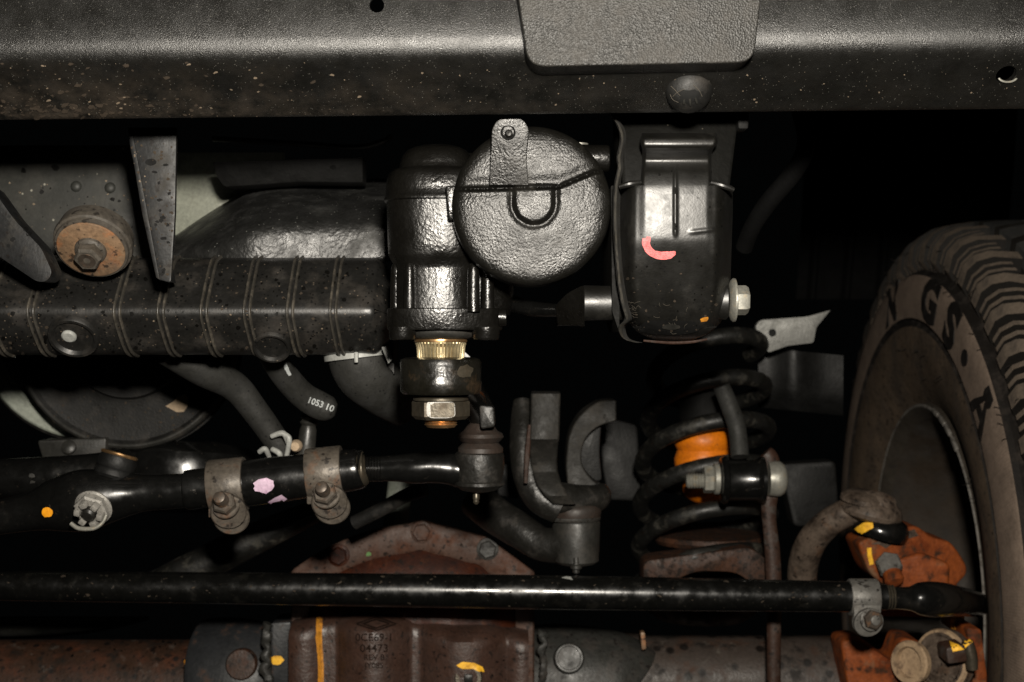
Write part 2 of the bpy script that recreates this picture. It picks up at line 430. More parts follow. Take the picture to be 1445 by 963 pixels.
M['yoke'] = mk('dusty_forged_yoke', (.014,.0132,.0115), .58, spec=.25, grain=[('n',260,.4,.001),('n',50,.4,.004)], mott=[((.035,.031,.026),45,.5,.72),((.006,.005,.004),80,.6,.7)])
M['axlebrown'] = mk('grey_brown_spotted_tube', (.040,.031,.026), .5, spec=.35, grain=[('n',300,.4,.001)], mott=[((.045,.022,.013),40,.52,.7),((.009,.0065,.005),45,.55,.66),((.07,.06,.05),75,.6,.75)], spots=[((.007,.005,.004),60,.55,.38)])
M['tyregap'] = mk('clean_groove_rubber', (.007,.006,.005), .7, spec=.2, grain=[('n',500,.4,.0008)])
M['deadsteel'] = mk('matt_black_steel', (.0028,.0027,.0022), .6, spec=.1, grain=[('n',200,.3,.001)], fleck=((.05,.045,.035),400,.02))
M['ringtan'] = mk('worn_tan_bearing_ring', (.30,.21,.13), .5, spec=.3, grain=[('n',300,.4,.001)], mott=[((.07,.045,.03),60,.52,.66)])
M['black'] = mk('plain_black', (.004,.004,.0038), .7, spec=.2)  # flat black, also coats the patches drawn as holes and slots
M['liner'] = mk('black_liner_plastic', (.0015,.0015,.0015), .8, spec=.12, grain=[('n',300,.3,.001)])
M['stamp'] = mk('dark_stamped_letters', (.011,.006,.0042), .8, spec=.1)  # darker tone for the stamped letters and foundry mark
M['seam'] = mk('dusty_sealant_seam', (.030,.027,.021), .7, grain=[('n',400,.5,.001)], mott=((.012,.011,.009),120,.42,.62))
M['fiber'] = mk('grey_fluff', (.07,.06,.046), .8)

# ------------------------------------------------------------------ large structure : the bumper beam
ROLL = Matrix.Rotation(math.radians(-.62), 4, 'Y')
def beam_z(py, d): return (481.5-py)/F*d
prof = [(-230,.975),(-120,.953),(-40,.939),(0,.9335),(25,.9305),(42,.929),(56,.9285),(70,.9298),(84,.9335),(105,.943),(132,.957),(152,.968),(159,.9725),(161.5,.976)]
pr = [Vector((d, beam_z(py,d))) for py, d in catmull(prof, 4)]
bm = B()
inner = []
for i, p in enumerate(pr):
    t = (pr[min(i+1,len(pr)-1)]-pr[max(i-1,0)]).normalized()
    inner.append(p + Vector((-t.y, t.x))*.0045 if Vector((-t.y,t.x)).x > 0 else p - Vector((-t.y,t.x))*.0045)
loop = pr + list(reversed(inner))
rows = [[ROLL @ Vector((x, q.x, q.y)) for q in loop] for x in [ -.62 + 1.24*i/24 for i in range(25)]]
grid(bm, rows, closed=True, capa=True, capb=True)
bumper = thing('front_bumper', 'long black powder coated bumper beam across the top with dusty lower edge', 'bumper', 722, 161, .95)
beam = obj('beam', bm, M['beam'], bumper, ang=50)
# cut the two holes
def cut(o, cutters):
    for px, py, d, r, nrm in cutters:
        cb = B(); lathe(cb, V(px,py,d)-Vector(nrm)*.02, nrm, [(0,r),(.04,r)], seg=28)
        bmesh.ops.recalc_face_normals(cb, faces=cb.faces[:])
        cm = bpy.data.meshes.new('cut'); cb.to_mesh(cm); cb.free()
        co = bpy.data.objects.new('cut', cm); COL.objects.link(co)
        co.location = (0,0,0)
        md = o.modifiers.new('b','BOOLEAN'); md.operation = 'DIFFERENCE'; md.object = co; md.solver = 'EXACT'
        bpy.context.view_layer.update()
        dg = bpy.context.evaluated_depsgraph_get()
        me = bpy.data.meshes.new_from_object(o.evaluated_get(dg))
        o.modifiers.clear(); o.data = me; bpy.data.objects.remove(co)
bpy.context.view_layer.update()
cut(beam, [(532,8,.934,.0049,(0,1,.15)), (1422,107,.944,.0066,(0,.9,.42))])
for p in beam.data.polygons: p.use_smooth = True
beam.data.set_sharp_from_angle(angle=math.radians(40))
bm = B()
tube_px(bm, [(1422+13.5*math.cos(math.radians(a)), 107.5+8.5*math.sin(math.radians(a)), .9505, 1.5) for a in range(15,170,12)], seg=8, n=2); obj('painted_lit_rim', bm, M['zinc'], bumper)  # pale arc added to paint the flash-lit lower wall of the hole
# rubber plug with a slotted head
bm = B(); ax = Vector((0,-.93,-.37)).normalized(); s = S(.95)
lathe(bm, V(972,127,.957), ax, [(-6*s,31*s),(0,33*s),(5*s,33*s),(10*s,31*s),(16*s,26*s),(20*s,19*s),(22.5*s,10*s),(23*s,.00002)], seg=48)
plug = obj('plug', bm, M['rubber'], bumper)
paint('plug_slot', [plug], [(955,131),(962,127),(972,128),(980,126),(990,131),(986,138),(990,146),(979,143),(972,148),(965,143),(956,146),(960,138)], M['black'], plug, off=.0004)
for a, b in (((966,139),(965,146)),((973,139),(974,148)),((981,138),(983,145))):
    bm = B(); q0 = project(bvh([plug]), a[0], a[1], .0012); q1 = project(bvh([plug]), b[0], b[1], .0012)
    tube(bm, [tuple(q0)+(1.6*s,), tuple((q0+q1)/2)+(2.0*s,), tuple(q1)+(1.4*s,)], seg=8, n=3); obj('slot_fin', bm, M['cup'], plug)
tree = bvh([plug]); bm = B()
for pts in (((948,122),(954,128),(960,135)),((950,136),(957,130),(966,126)),((958,144),(950,140),(947,133)),((978,120),(986,128),(990,136))):
    q = [project(tree, x, y, .0009) for x, y in pts]
    if all(q): tube(bm, [tuple(v)+(.00016,) for v in q], seg=5, n=4)
o = obj('fluff', bm, M['fiber'], plug); o['kind'] = 'stuff'
# textured pad
bm = B()
prism(bm, rounded([(722,-70),(745,94.5),(1064,88),(1081,-70)],[5,26,24,5],8), .912, .03, bev=.0085, seg=6)
pad = obj('vinyl_pad', bm, M['pad'], None, loc=V(900,90,.92))
tag(pad, 'leather grained black pad with rounded corners hanging in front of the bumper beam', 'trim pad')

# ------------------------------------------------------------------ frame horn
def horn_row(py):
    tab = [(196,905,1010,1.012),(206,904,1008,1.004),(214,905,1005,1.012),(228,905,1004,1.016),(250,904,1004,1.013),(259,903,1005,1.010)]
    return tab
HR = [(262,876,1033,1.010),(266,874,1034,1.004),(300,873,1034,1.0),(330,872,1033,1.0005),(360,872,1032,1.005),(395,873,1031,1.013),(425,876,1029,1.0215),(448,881,1025,1.031),(464,888,1018,1.041),(474,897,1008,1.052),(480,908,994,1.068)]
def horn_sec(py, l, r, d, e, p, n=40):
    out = []
    for k in range(n+1):
        s_ = -1+2*k/n
        q = s_*(1.0 if abs(s_)<1 else 1)
        x = (l+r)/2 + (r-l)/2*math.copysign(abs(q)**.9, q)
        out.append(V(x, py, d + e*abs(q)**p))
    return out
horn = thing('frame_horn', 'glossy waxed black frame rail end with pink crayon mark', 'frame rail', 953, 478, 1.05)
HB = catmull([Vector(q) for q in ((188,1.002),(194,.9935),(199,.9915),(206,.9915),(212,.9955),(219,1.007),(229,1.0105),(244,1.004),(258,1.0005),(272,.9995),(300,.9995),(328,1.0),(345,1.0015),(370,1.007),(398,1.0145),(425,1.0225),(448,1.031),(464,1.040),(474,1.051),(482,1.070))],6)
HW = catmull([Vector(q) for q in ((262,876,1033),(266,874,1034),(300,873,1034),(360,872,1032),(395,873,1031),(425,877,1028),(448,884,1021),(462,893,1011),(472,905,998),(479,922,980),(482,935,965))],6)
TW = catmull([Vector(q) for q in ((188,906,1011),(197,904,1013),(204,904,1012),(212,906,1006),(225,906,1004),(262,904,1005),(272,904,1005))],5)
def lerp_tab(tab, y):
    for i in range(len(tab)-1):
        if tab[i][0] <= y <= tab[i+1][0]:
            t = (y-tab[i][0])/max(1e-6,tab[i+1][0]-tab[i][0]); return tab[i].lerp(tab[i+1], t)
    return tab[0] if y < tab[0][0] else tab[-1]
def sstep(a, b, x):
    t = max(0,min(1,(x-a)/(b-a))); return t*t*(3-2*t)
def horn_d(y, x, l, r):
    m = (l+r)/2; hw = (r-l)/2; q = abs(x-m)/hw
    d = lerp_tab(HB, y)[1] + .0022*q*q
    e = max(0,(q-(.90 if hw < 60 else .66))/(.10 if hw < 60 else .34))
    d += (.010 if hw < 60 else .040)*e**2.4
    # pressed centre strip standing a little proud, fading out lower down
    f = 1 - sstep(300, 372, y)
    if hw > 60: d += .0016*f*sstep(42, 56, abs(x-954))
    d -= .0016*math.exp(-((x-953)/2.6)**2)*sstep(232,250,y)*(1-sstep(326,338,y))
    d -= .0010*math.exp(-((y-(326-(x-990)*.12))/2.5)**2)*sstep(968,980,x)*(1-sstep(1004,1014,x))
    return d
bm = B(); rows = []
for y in [262+ (481-262)*i/96 for i in range(97)]:
    w_ = lerp_tab(HW, y); l, r = w_[1], w_[2]
    rows.append([V(l+(r-l)*(.5-.5*math.cos(PI*k/110)) if False else l+(r-l)*k/110, y, horn_d(y, l+(r-l)*k/110, l, r)) for k in range(111)])
rows.insert(0, [p+Y*.05 for p in rows[0]])
grid(bm, rows); hb = obj('horn_shell', bm, M['wax'], horn, ang=60)
bm = B(); rows = []
for y in [188+(274-188)*i/50 for i in range(51)]:
    w_ = lerp_tab(TW, y); l, r = w_[1], w_[2]
    rows.append([V(l+(r-l)*k/70, y, horn_d(y, l+(r-l)*k/70, l, r) - .0003) for k in range(71)])
grid(bm, rows); ht = obj('raised_tongue', bm, M['wax'], horn, ang=60)
for a, b in (((874,264),(904,258)),((1004,258),(1035,268))):
    bm = B(); tube_px(bm, [(a[0],a[1],1.006,3.5),((a[0]+b[0])/2,(a[1]+b[1])/2-1,1.004,4.5),(b[0],b[1],1.006,3.5)], seg=10); obj('shoulder_lip', bm, M['wax'], horn)
bm = B(); prism(bm, rounded([(872,140),(1046,140),(1030,268),(878,268)],8), 1.035, .06, bev=.002, dfun=lambda x,y: -(y-160)*.00018); obj('mounting_plate', bm, M['deadsteel'], horn)
bm = B(); prism(bm, rounded([(1040,150),(1058,150),(1056,182),(1042,182)],3), 1.02, .02); obj('stud', bm, M['black'], horn)
bm = B()
pp = [(862,160),(874,180),(877,198),(871,222),(874,238),(868,262),(866,300),(868,340),(870,372),(874,400),(880,430),(886,450),(876,462),(884,478),(905,484)]
pf = catmull([Vector((a+random.uniform(-1.5,1.5),b,0)) for a,b in pp],4)
rows = [[V(p.x-1, p.y, 1.03), V(p.x-2, p.y, 1.012), V(p.x+random.uniform(-.8,.8), p.y, 1.007), V(p.x+3.2, p.y, 1.008), V(p.x+6, p.y, 1.016), V(p.x+9, p.y, 1.04)] for p in pf]
rows = [[q+Y*max(0,(pf[i].y-400)/80)**2*.03 for q in r_] for i, r_ in enumerate(rows)]
grid(bm, rows); obj('weld_seam', bm, M['seam'], horn)
bm = B()
prism(bm, rounded([(862,262),(874,262),(874,470),(864,440)],3), 1.03, .10, bev=.001); obj('flange', bm, M['deadsteel'], horn)
bm = B(); tube_px(bm, [(908,481,1.062,1.5),(945,484,1.064,2.2),(975,483,1.064,2.2),(998,479,1.062,1.5)], seg=8); obj('rusty_bottom_edge', bm, M['link'], horn)
for k in range(6):
    o_ = (k-2.5)*1.9
    paint('crayon_streak', [hb,ht], stroke([(913+o_*.9+random.uniform(-.5,.5),334+random.uniform(-1,3),1.1),(912+o_*.9,345,1.35),(919+o_*.6,356-o_*.55,1.4),(931,360.5-o_*.9,1.35),(944,360-o_*.85,1.2),(954-random.uniform(0,4),358-o_*.6,.9)],1.2), M['pink'], horn, off=.0006, jag=.35)
paint('drain_hole', [hb], blob(945,462,46,11,24,.08), M['black'], horn, off=.0005)
paint('drain_slot', [hb], blob(947,460,13,4,16,.03), M['cup'], horn, off=.0012)
paint('orange_spot', [hb], blob(994,450,6,3,10,.2,-.3), M['amberdry'], horn, off=.0008)
for k in range(70):
    x, y = random.uniform(872,985), random.uniform(430,472)
    if k < 45: x = random.gauss(890,9); y = random.uniform(405,472)
tree = bvh([hb]); bm = B()
for k in range(62):
    x = random.gauss(888,7) if k < 52 else random.uniform(895,975); y = random.uniform(425,474) if k < 60 else random.uniform(438,452)
    a = random.uniform(0,2*PI); l = random.uniform(4,12)
    p = [project(tree, x+l*t*math.cos(a+t*.7), y+l*t*math.sin(a+t*.7)*.7, .0006+.002*t*(1-t)) for t in (0,.5,1)]
    if all(p): tube(bm, [tuple(q)+(.00010,) for q in p], seg=4, n=2)
o = obj('fluff', bm, M['fiber'], horn); o['kind'] = 'stuff'
hbolt = thing('frame_bolt', 'zinc hex bolt with wide round washer on the frame rail end', 'bolt', 1044, 424, 1.05)
bm = B(); s = S(1.05); lathe(bm, V(1028,424,1.05), X, [(0,20*s),(3*s,28*s),(6*s,31*s),(9*s,31*s),(10*s,28*s),(10*s,.00002)], seg=36); obj('washer', bm, M['zinc'], hbolt)
bm = B(); hexa(bm, V(1036,424,1.05), X, 21*s, 20*s, rot=math.radians(8)); obj('bolt_head', bm, M['zinc'], hbolt)
bm = B(); lathe(bm, V(1010,424,1.055), X, [(0,26*s),(14*s,28*s),(20*s,22*s)], seg=28); obj('spacer', bm, M['wax'], hbolt)

# ------------------------------------------------------------------ steering gearbox
gear = thing('steering_gearbox', 'black cast steering gearbox with round bumpy end cover', 'steering gearbox', 640, 478, 1.06)
bm = B(); D = 1.065
P_ = [(206,20),(210,34),(214,43),(222,50),(234,54),(240,55),(241,56),(243,64),(248,69.5),(256,72.5),(270,74),(280,74),(282,76),(286,76),(288,73),(300,72.5),(345,71),(360,70),(368,67),(375,62),(382,61),(395,62),(436,62)]
s = S(D)
o0 = V(617,200,D)
lathe(bm, o0, (0,0,-1), [((a-200)*s, b*s) for a,b in [tuple(q) for q in P_]], seg=96, rfun=lambda k, t: 1/((abs(math.cos(2*PI*k/96))**2.7+abs(math.sin(2*PI*k/96))**2.7)**(1/2.7))*.97)
gh = obj('housing', bm, M['cast'], gear, ang=50)
bm = B()   # barrel behind the end cover, plus the bridge to the housing
lathe(bm, V(750,292,1.035), (0,1,0), [(0,100*S(1.035)),(.006,106*S(1.035)),(.03,106*S(1.035)),(.034,98*S(1.035)),(.13,96*S(1.035))], seg=64)
obj('barrel', bm, M['cast'], gear)
bm = B(); tube_px(bm, [(664,238,1.085,30),(668,250,1.085,50),(672,300,1.085,54),(672,400,1.085,54),(668,438,1.085,52)], seg=48, n=6); obj('bridge', bm, M['cast'], gear)
# bolt bosses on the lower housing
for x, r, dd in ((560,9,1.052),(578,8,1.035),(668,9,1.03),(688,9,1.045)):
    bm = B(); tube_px(bm, [(x,372,dd,r*.55),(x,380,dd,r*.9),(x,400,dd,r),(x,440,dd,r*1.05)], seg=18); obj('boss', bm, M['cast'], gear)
# flange
bm = B(); s = S(1.06)
fl = rounded([(-69,-30),(-58,-50),(-30,-60),(0,-63),(30,-60),(58,-50),(78,-38),(92,-20),(92,40),(-69,40)],[8,8,20,20,20,8,8,8,8,8],5)
c = V(617,436,1.06)
rows = []
for dz, sc_ in ((0,.975),(1.5,1),(27,1),(30,.985)):
    rows.append([c + Vector((p[0]*sc_*s, p[1]*sc_*s, -dz*s)) for p in fl])
grid(bm, rows, closed=True, capa=True, capb=True); obj('flange', bm, M['cast'], gear)
for x, y in ((568,-36),(686,-36)):
    bm = B(); lathe(bm, V(x,462,1.06-.022), (0,0,-1), [(0,19*s),(14*s,18.5*s),(17*s,17*s),(18*s,13*s)], seg=26); obj('boss', bm, M['cast'], gear)
bm = B(); lathe(bm, V(714,448,1.045), X, [(-10*s,12*s),(0,12*s),(1*s,10*s)], seg=20); obj('boss', bm, M['cast'], gear)
bm = B(); lathe(bm, V(622,462,1.06), (0,0,-1), [(0,51*s),(8*s,51*s),(12*s,49*s),(15*s,44*s),(17*s,38*s)], seg=48); obj('dust_seal', bm, M['cup'], gear)
bm = B(); s = S(1.06)
lathe(bm, V(622,474,1.06), (0,0,-1), [(0,36*s),(7*s,37.5*s),(9*s,37*s)], seg=48); obj('output_shaft', bm, M['copper'], gear)
bm = B()
def spl(k, t): return 1.0 if (k % 4) < 2 else (.90 if t > .002 else .97)
lathe(bm, V(622,482,1.06), (0,0,-1), [(0,36*s),(3*s,36*s),(8*s,34.5*s),(26*s,33*s),(30*s,33*s)], seg=160, rfun=spl); obj('splined_shaft', bm, M['gold'], gear, ang=20)
# end cover: round dome with parting ridge, U shaped boss
R = 112*S(1.0); cc = V(750,291,1.0)
def seg_d(p, a, b):
    ap = p-a; ab = b-a; t = max(0,min(1,ap.dot(ab)/ab.length_squared)); return (ap-ab*t).length
ridge = [Vector(q) for q in ((625,269),(700,268.5),(788,266),(806,258),(836,245),(866,243))]
u_path = [Vector((753+31*math.cos(a), 288+32*math.sin(a))) for a in [PI*k/16 for k in range(17)]]
u_path = [Vector((784,262))]+u_path+[Vector((722,262))]
def cap_h(x, y):
    r = math.hypot(x-750, y-291)/112
    h = 15*max(0,(1-r**13.0))**.5 + 5.0*(1-r*r) - (y-291)*.05*max(0,1-r**4)
    p = Vector((x,y))
    rd = min(seg_d(p, ridge[i], ridge[i+1]) for i in range(len(ridge)-1))
    # ridge line y at x
    yr = 268
    for i in range(len(ridge)-1):
        if ridge[i].x <= x <= ridge[i+1].x:
            t = (x-ridge[i].x)/(ridge[i+1].x-ridge[i].x); yr = ridge[i].y*(1-t)+ridge[i+1].y*t
    h += 5.5*math.exp(-(rd/2.2)**2)
    if y < yr: h -= 2.6*min(1,(yr-y)/3)*max(0,1-r**6); h -= 2.2*math.exp(-(((yr-y)-8)/8)**2)
    else: h -= 1.0*math.exp(-(((y-yr)-7)/5)**2)
    if y > 262:
        ud = min(seg_d(p, u_path[i], u_path[i+1]) for i in range(len(u_path)-1))
        h -= 3.2*math.exp(-(ud/4.5)**2)
        inside = (abs(x-753) < 29 and y < 290) or math.hypot(x-753, y-288) < 30
        if inside: h += 3.2*min(1, max(0,ud)/6)
    return h
bm = B(); NR, NS = 100, 360; rows = []
for i in range(NR+1):
    rr = 112*math.sin(PI/2*i/NR)
    row = []
    for k in range(NS):
        a = 2*PI*k/NS
        x, y = 750+rr*math.cos(a), 291+rr*math.sin(a)
        row.append(V(x,y,1.012) - Y*cap_h(x,y)*S(1.0))
    rows.append(row)
for off, k2 in ((.004,1.0),(.010,1.012),(.024,1.012),(.026,.97)):
    rows.append([V(750+112*k2*math.cos(2*PI*k/NS), 291+112*k2*math.sin(2*PI*k/NS), 1.012)+Y*off for k in range(NS)])
rows[0] = rows[0]
grid(bm, rows, closed=True)
bmesh.ops.remove_doubles(bm, verts=bm.verts[:], dist=1e-7)
cap = obj('end_cover', bm, M['castcap'], gear, ang=70)
bm = B()   # lug standing up from the cover with a round top
lug = rounded([(690,262),(694,182),(702,168),(738,167),(747,182),(743,225),(746,262)],[2,4,14,14,4,4,2],6)
prism(bm, lug, .988, .03, bev=.0065, seg=5, dfun=lambda x,y: .003+(y-168)*.00009)
obj('mounting_lug', bm, M['castcap'], cap)
bm = B(); lathe_px(bm, 717,187,.9925, (0,-1,0), [(-3,11),(1,10.5),(2,8.5),(-1,7.5),(-2,.02)], seg=28); sr = obj('screw_recess', bm, M['black'], cap)
bm = B(); lathe_px(bm, 718,189,.9925, (0,-1,0), [(-2,6),(3,5.5),(5.5,3.5),(6.3,.02)], seg=20); obj('bleed_screw', bm, M['forge'], cap)
bm = B(); prism(bm, rounded([(628,262),(644,262),(646,310),(632,312),(630,285)],4), 1.018, .03, bev=.003); obj('cover_ear', bm, M['cast'], cap)
bm = B(); lathe(bm, V(795,224,1.035), X, [(0,22*S(1)),(40*S(1),20*S(1)),(62*S(1),20*S(1)),(66*S(1),19*S(1)),(68*S(1),16*S(1))], seg=30); obj('inlet_port', bm, M['cast'], gear)
bm = B(); lathe(bm, V(818,206,1.045), (0,0,1), [(-10*s,12*s),(3*s,12*s),(4*s,8*s)], seg=20); obj('port_plug', bm, M['zinc'], gear)
bm = B(); tube_px(bm, [(640,236,1.09,20),(690,236,1.09,20),(700,236,1.09,20)], seg=24); obj('feed_port', bm, M['cast'], gear)

# nut on the output shaft and the pitman arm
bm = B(); lathe(bm, V(622,560,1.06), (0,0,-1), [(0,36*s),(1.5*s,39*s),(5*s,39*s),(6*s,36*s)], seg=36)
nut = thing('shaft_nut', 'large brown hex nut with bright face under the steering arm', 'nut', 622, 604, 1.06)
obj('nut_washer', bm, M['nutbrown'], nut)
bm = B(); hexa(bm, V(622,566,1.06), (0,0,-1), 41*s, 26*s, rot=PI/6+.02, up=(0,-1,0)); nb = obj('nut_body', bm, M['nutbrown'], nut, ang=25)
paint('bright_face', [nb], rounded([(602,568),(641,568),(642,588),(634,590),(609,590),(602,587)],4,3), M['nutface'], nut, off=.0004, cuts=0)  # front face of the nut overlaid in a paler grey
bm = B(); lathe(bm, V(622,590,1.06), (0,0,-1), [(0,22*s)]+[((2+1.5*i)*s, (23.5 if i%2 else 21.5)*s) for i in range(7)]+[(13*s,20*s),(14*s,16*s)], seg=32); obj('threaded_end', bm, M['copper'], nut)

arm = thing('pitman_arm', 'black steering arm clamped round the gold splined shaft', 'steering arm', 622, 557, 1.06)
bm = B(); lathe(bm, V(622,504,1.06), (0,0,-1), [(0,36*s),(1*s,50*s),(3*s,55*s),(8*s,57.5*s),(33*s,57*s),(36*s,58*s),(39*s,57.5*s),(48*s,57*s),(52*s,54*s),(53*s,40*s)], seg=72)
eye = obj('arm_eye', bm, M['armpaint'], arm)
lettering('stamped_letters', [eye], 'HH 1', 622, 527, 17, M['armpaint'], arm, off=.0008)
paint('worn_patch', [eye], blob(656,524,11,9,14,.2), M['nutbrown'], arm, off=.0003)
bm = B(); tube(bm, [tuple(V(632,530,1.08))+(.022,), tuple(V(640,535,1.13))+(.016,), tuple(V(662,556,1.18))+(.014,), tuple(V(680,585,1.2))+(.012,)], seg=22, flat=1.0); obj('arm_beam', bm, M['gloss'], arm)
bm = B(); prism(bm, rounded([(676,572),(697,574),(699,603),(678,606)],5), 1.17, .03, bev=.002); obj('arm_end', bm, M['forge'], arm)

# ------------------------------------------------------------------ drag link with ball joint
dl = thing('drag_link', 'glossy black steering rod with two rusty clamps and lilac paint', 'steering rod', 400, 690, 1.2)
bm = B()
tube_px(bm, [(-30,735,1.2,24),(40,723,1.2,27),(80,713,1.2,38),(120,706,1.2,44),(160,700,1.2,36),(200,696,1.2,27),(240,694,1.2,25),(270,692,1.2,24)], seg=36, n=10)
lk = obj('forged_end', bm, M['gloss'], dl)
bm = B(); tube_px(bm, [(262,692,1.2,20),(264,692,1.2,28),(288,689,1.2,28),(300,688,1.2,28)], seg=32, n=3); obj('sleeve_collar', bm, M['gloss'], dl)
bm = B(); tube_px(bm, [(296,688,1.2,32),(360,681,1.2,33),(440,671,1.2,31),(502,663,1.2,29),(506,662,1.2,24)], seg=40, n=8); sl = obj('sleeve', bm, M['gloss'], dl)
bm = B(); tube_px(bm, [(500,662,1.2,16),(509,662,1.2,24),(514,662,1.2,24),(519,661,1.2,16)], seg=28, n=3); obj('lock_ring', bm, M['nutbrown'], dl)
bm = B(); 
tube_px(bm, [(514,662,1.2,17),(560,661,1.2,19),(585,661,1.2,22),(610,660,1.2,22),(634,662,1.2,22),(652,665,1.202,24),(668,667,1.212,22)], seg=28, n=8); obj('joint_shank', bm, M['gloss'], dl)
bm = B()
for k in range(6): tube_px(bm, [(516+k*4,661.5,1.2,17),(518+k*4,661.5,1.2,19),(520+k*4,661.3,1.2,17)], seg=24, n=2)
obj('thread', bm, M['gloss'], dl)
paint('lilac_splash', [sl], blob(373,686,15,10,18,.15), M['lilac'], dl, label='lilac paint splash')
paint('lilac_splash', [sl], [(378,708),(388,702),(397,698),(405,704),(398,709),(384,712)], M['lilac'], dl)
paint('yellow_dot', [lk], blob(67,723,8,7,16,.05), M['amber'], dl)
# clamps
def rod_clamp(root, cx, cy, d, w0, rr, bx, by, mat_band, mat_bolt, tilt, lug_len, name='clamp'):
    """band round the rod with a lug below carrying a bolt"""
    s = S(d); ax = Vector((1,0,tilt)).normalized(); c = V(cx,cy,d)
    bm = B(); prof = [(-w0*s,rr*s),(-w0*s,(rr+5)*s),(-(w0-1.5)*s,(rr+6)*s),((w0-1.5)*s,(rr+6)*s),(w0*s,(rr+5)*s),(w0*s,rr*s)]
    lathe(bm, c, ax, prof, seg=48)
    band = obj(name, bm, mat_band, root)
    bm = B()
    for k in range(2):
        ctr = V(bx+5+4*k, by+9+8*k, d-(rr+2-9*k)*s)
        lathe(bm, ctr, Vector((.10,-.90,-.30)), [(-2*s,(w0-1)*s),(0,w0*s),(6*s,w0*s),(8*s,(w0-2)*s)], seg=36)
    ctr = c + Vector((0,-rr*.6*s,-rr*.72*s))
    boxm(bm, ctr, (w0*1.85*s, 9*s, rr*1.25*s), bev=.0012)
    obj('clamp_lug', bm, mat_band, band)
    bax = Vector((-.10,-.90,.42)).normalized()
    bc = V(bx,by,d-(rr+12)*s)
    bm = B(); lathe(bm, bc-bax*4*s, bax, [(-4*s,19*s),(2*s,20*s),(3.5*s,19*s)], seg=32); obj('washer', bm, mat_bolt, band)
    bm = B(); hexa(bm, bc, bax, 17*s, 13*s, rot=.3); obj('nut', bm, mat_bolt, band, ang=25)
    bm = B(); lathe(bm, bc+bax*10*s, bax, [(0,9*s)]+[((2+2*i)*s,(9.6 if i%2 else 8.6)*s) for i in range(9)]+[(21*s,8*s),(22*s,6*s)], seg=20); obj('stud', bm, M['studdark'], band)
    return band
rod_clamp(dl, 322, 685, 1.2, 25, 32, 318, 712, M['clamp'], M['clamp'], .10, 34)
rod_clamp(dl, 459, 668, 1.2, 25, 31, 460, 698, M['clamp'], M['clamp'], .10, 34)
# castle nut on the forged end
cn = thing('castle_nut', 'greasy grey castle nut with split pin on the black rod', 'nut', 130, 720, 1.17)
bm = B(); s = S(1.17); na = Vector((-.10,-.85,-.42)).normalized(); c0 = V(130,719,1.163)
lathe(bm, c0-na*8*s, na, [(0,26*s),(3*s,27*s),(5*s,24*s)], seg=28); hexa(bm, c0-na*4*s, na, 25*s, 11*s, rot=.2); obj('nut_base', bm, M['nutface'], cn, ang=25)
a_, b_, c_ = basis(na)
for k in range(6):
    th = k*PI/3+.3; bm = B()
    boxm(bm, c0+na*11*s+(b_*math.cos(th)+c_*math.sin(th))*16*s, (9*s,10*s,14*s), rot=Matrix((b_*math.cos(th)+c_*math.sin(th),c_*math.cos(th)-b_*math.sin(th),na)).transposed().to_quaternion().to_euler(), bev=.0012); obj('castle_tooth', bm, M['nutface'], cn)
bm = B(); lathe(bm, c0, na, [(0,10*s),(16*s,10*s),(19*s,7*s)], seg=18); obj('stud', bm, M['forge'], cn)
bm = B(); tube(bm, [tuple(c0+na*10*s+Vector((-26*s,0,-14*s)))+(3*s,), tuple(c0+na*12*s+Vector((-14*s,0,-20*s)))+(3*s,), tuple(c0+na*12*s+Vector((6*s,0,-20*s)))+(3*s,), tuple(c0+na*11*s+Vector((18*s,0,-13*s)))+(2.6*s,), tuple(c0+na*10*s+Vector((24*s,0,-2*s)))+(2.5*s,)], seg=10); obj('split_pin', bm, M['zinc'], cn)
# ball joint at the pitman arm
bj = thing('ball_joint', 'ball joint with brown ribbed boot at the end of the black rod', 'ball joint', 675, 690, 1.2)
bm = B(); s = S(1.2)
lathe(bm, V(676,640,1.2), (0,0,-1), [(-4*s,28*s),(0,34*s),(3*s,35*s),(16*s,36*s),(32*s,34*s),(38*s,33*s),(40*s,36*s),(44*s,36*s),(47*s,32*s),(52*s,24*s),(55*s,10*s)], seg=44); obj('socket', bm, M['forge'], bj)
bm = B(); lathe(bm, V(672,704,1.18), (0,-.25,-1), [(-6*s,5*s),(0,5*s),(2*s,4*s),(5*s,4.5*s),(8*s,2*s)], seg=14); obj('grease_nipple', bm, M['nutbrown'], bj)
bm = B(); lathe(bm, V(678,596,1.2), (0,0,-1), [(0,14*s),(6*s,20*s),(12*s,24*s),(16*s,31*s),(21*s,33*s),(26*s,29*s),(29*s,25*s),(32*s,28*s),(36*s,32*s),(42*s,32*s),(46*s,28*s),(48*s,34*s)], seg=44); obj('boot', bm, M['brownrubber'], bj)

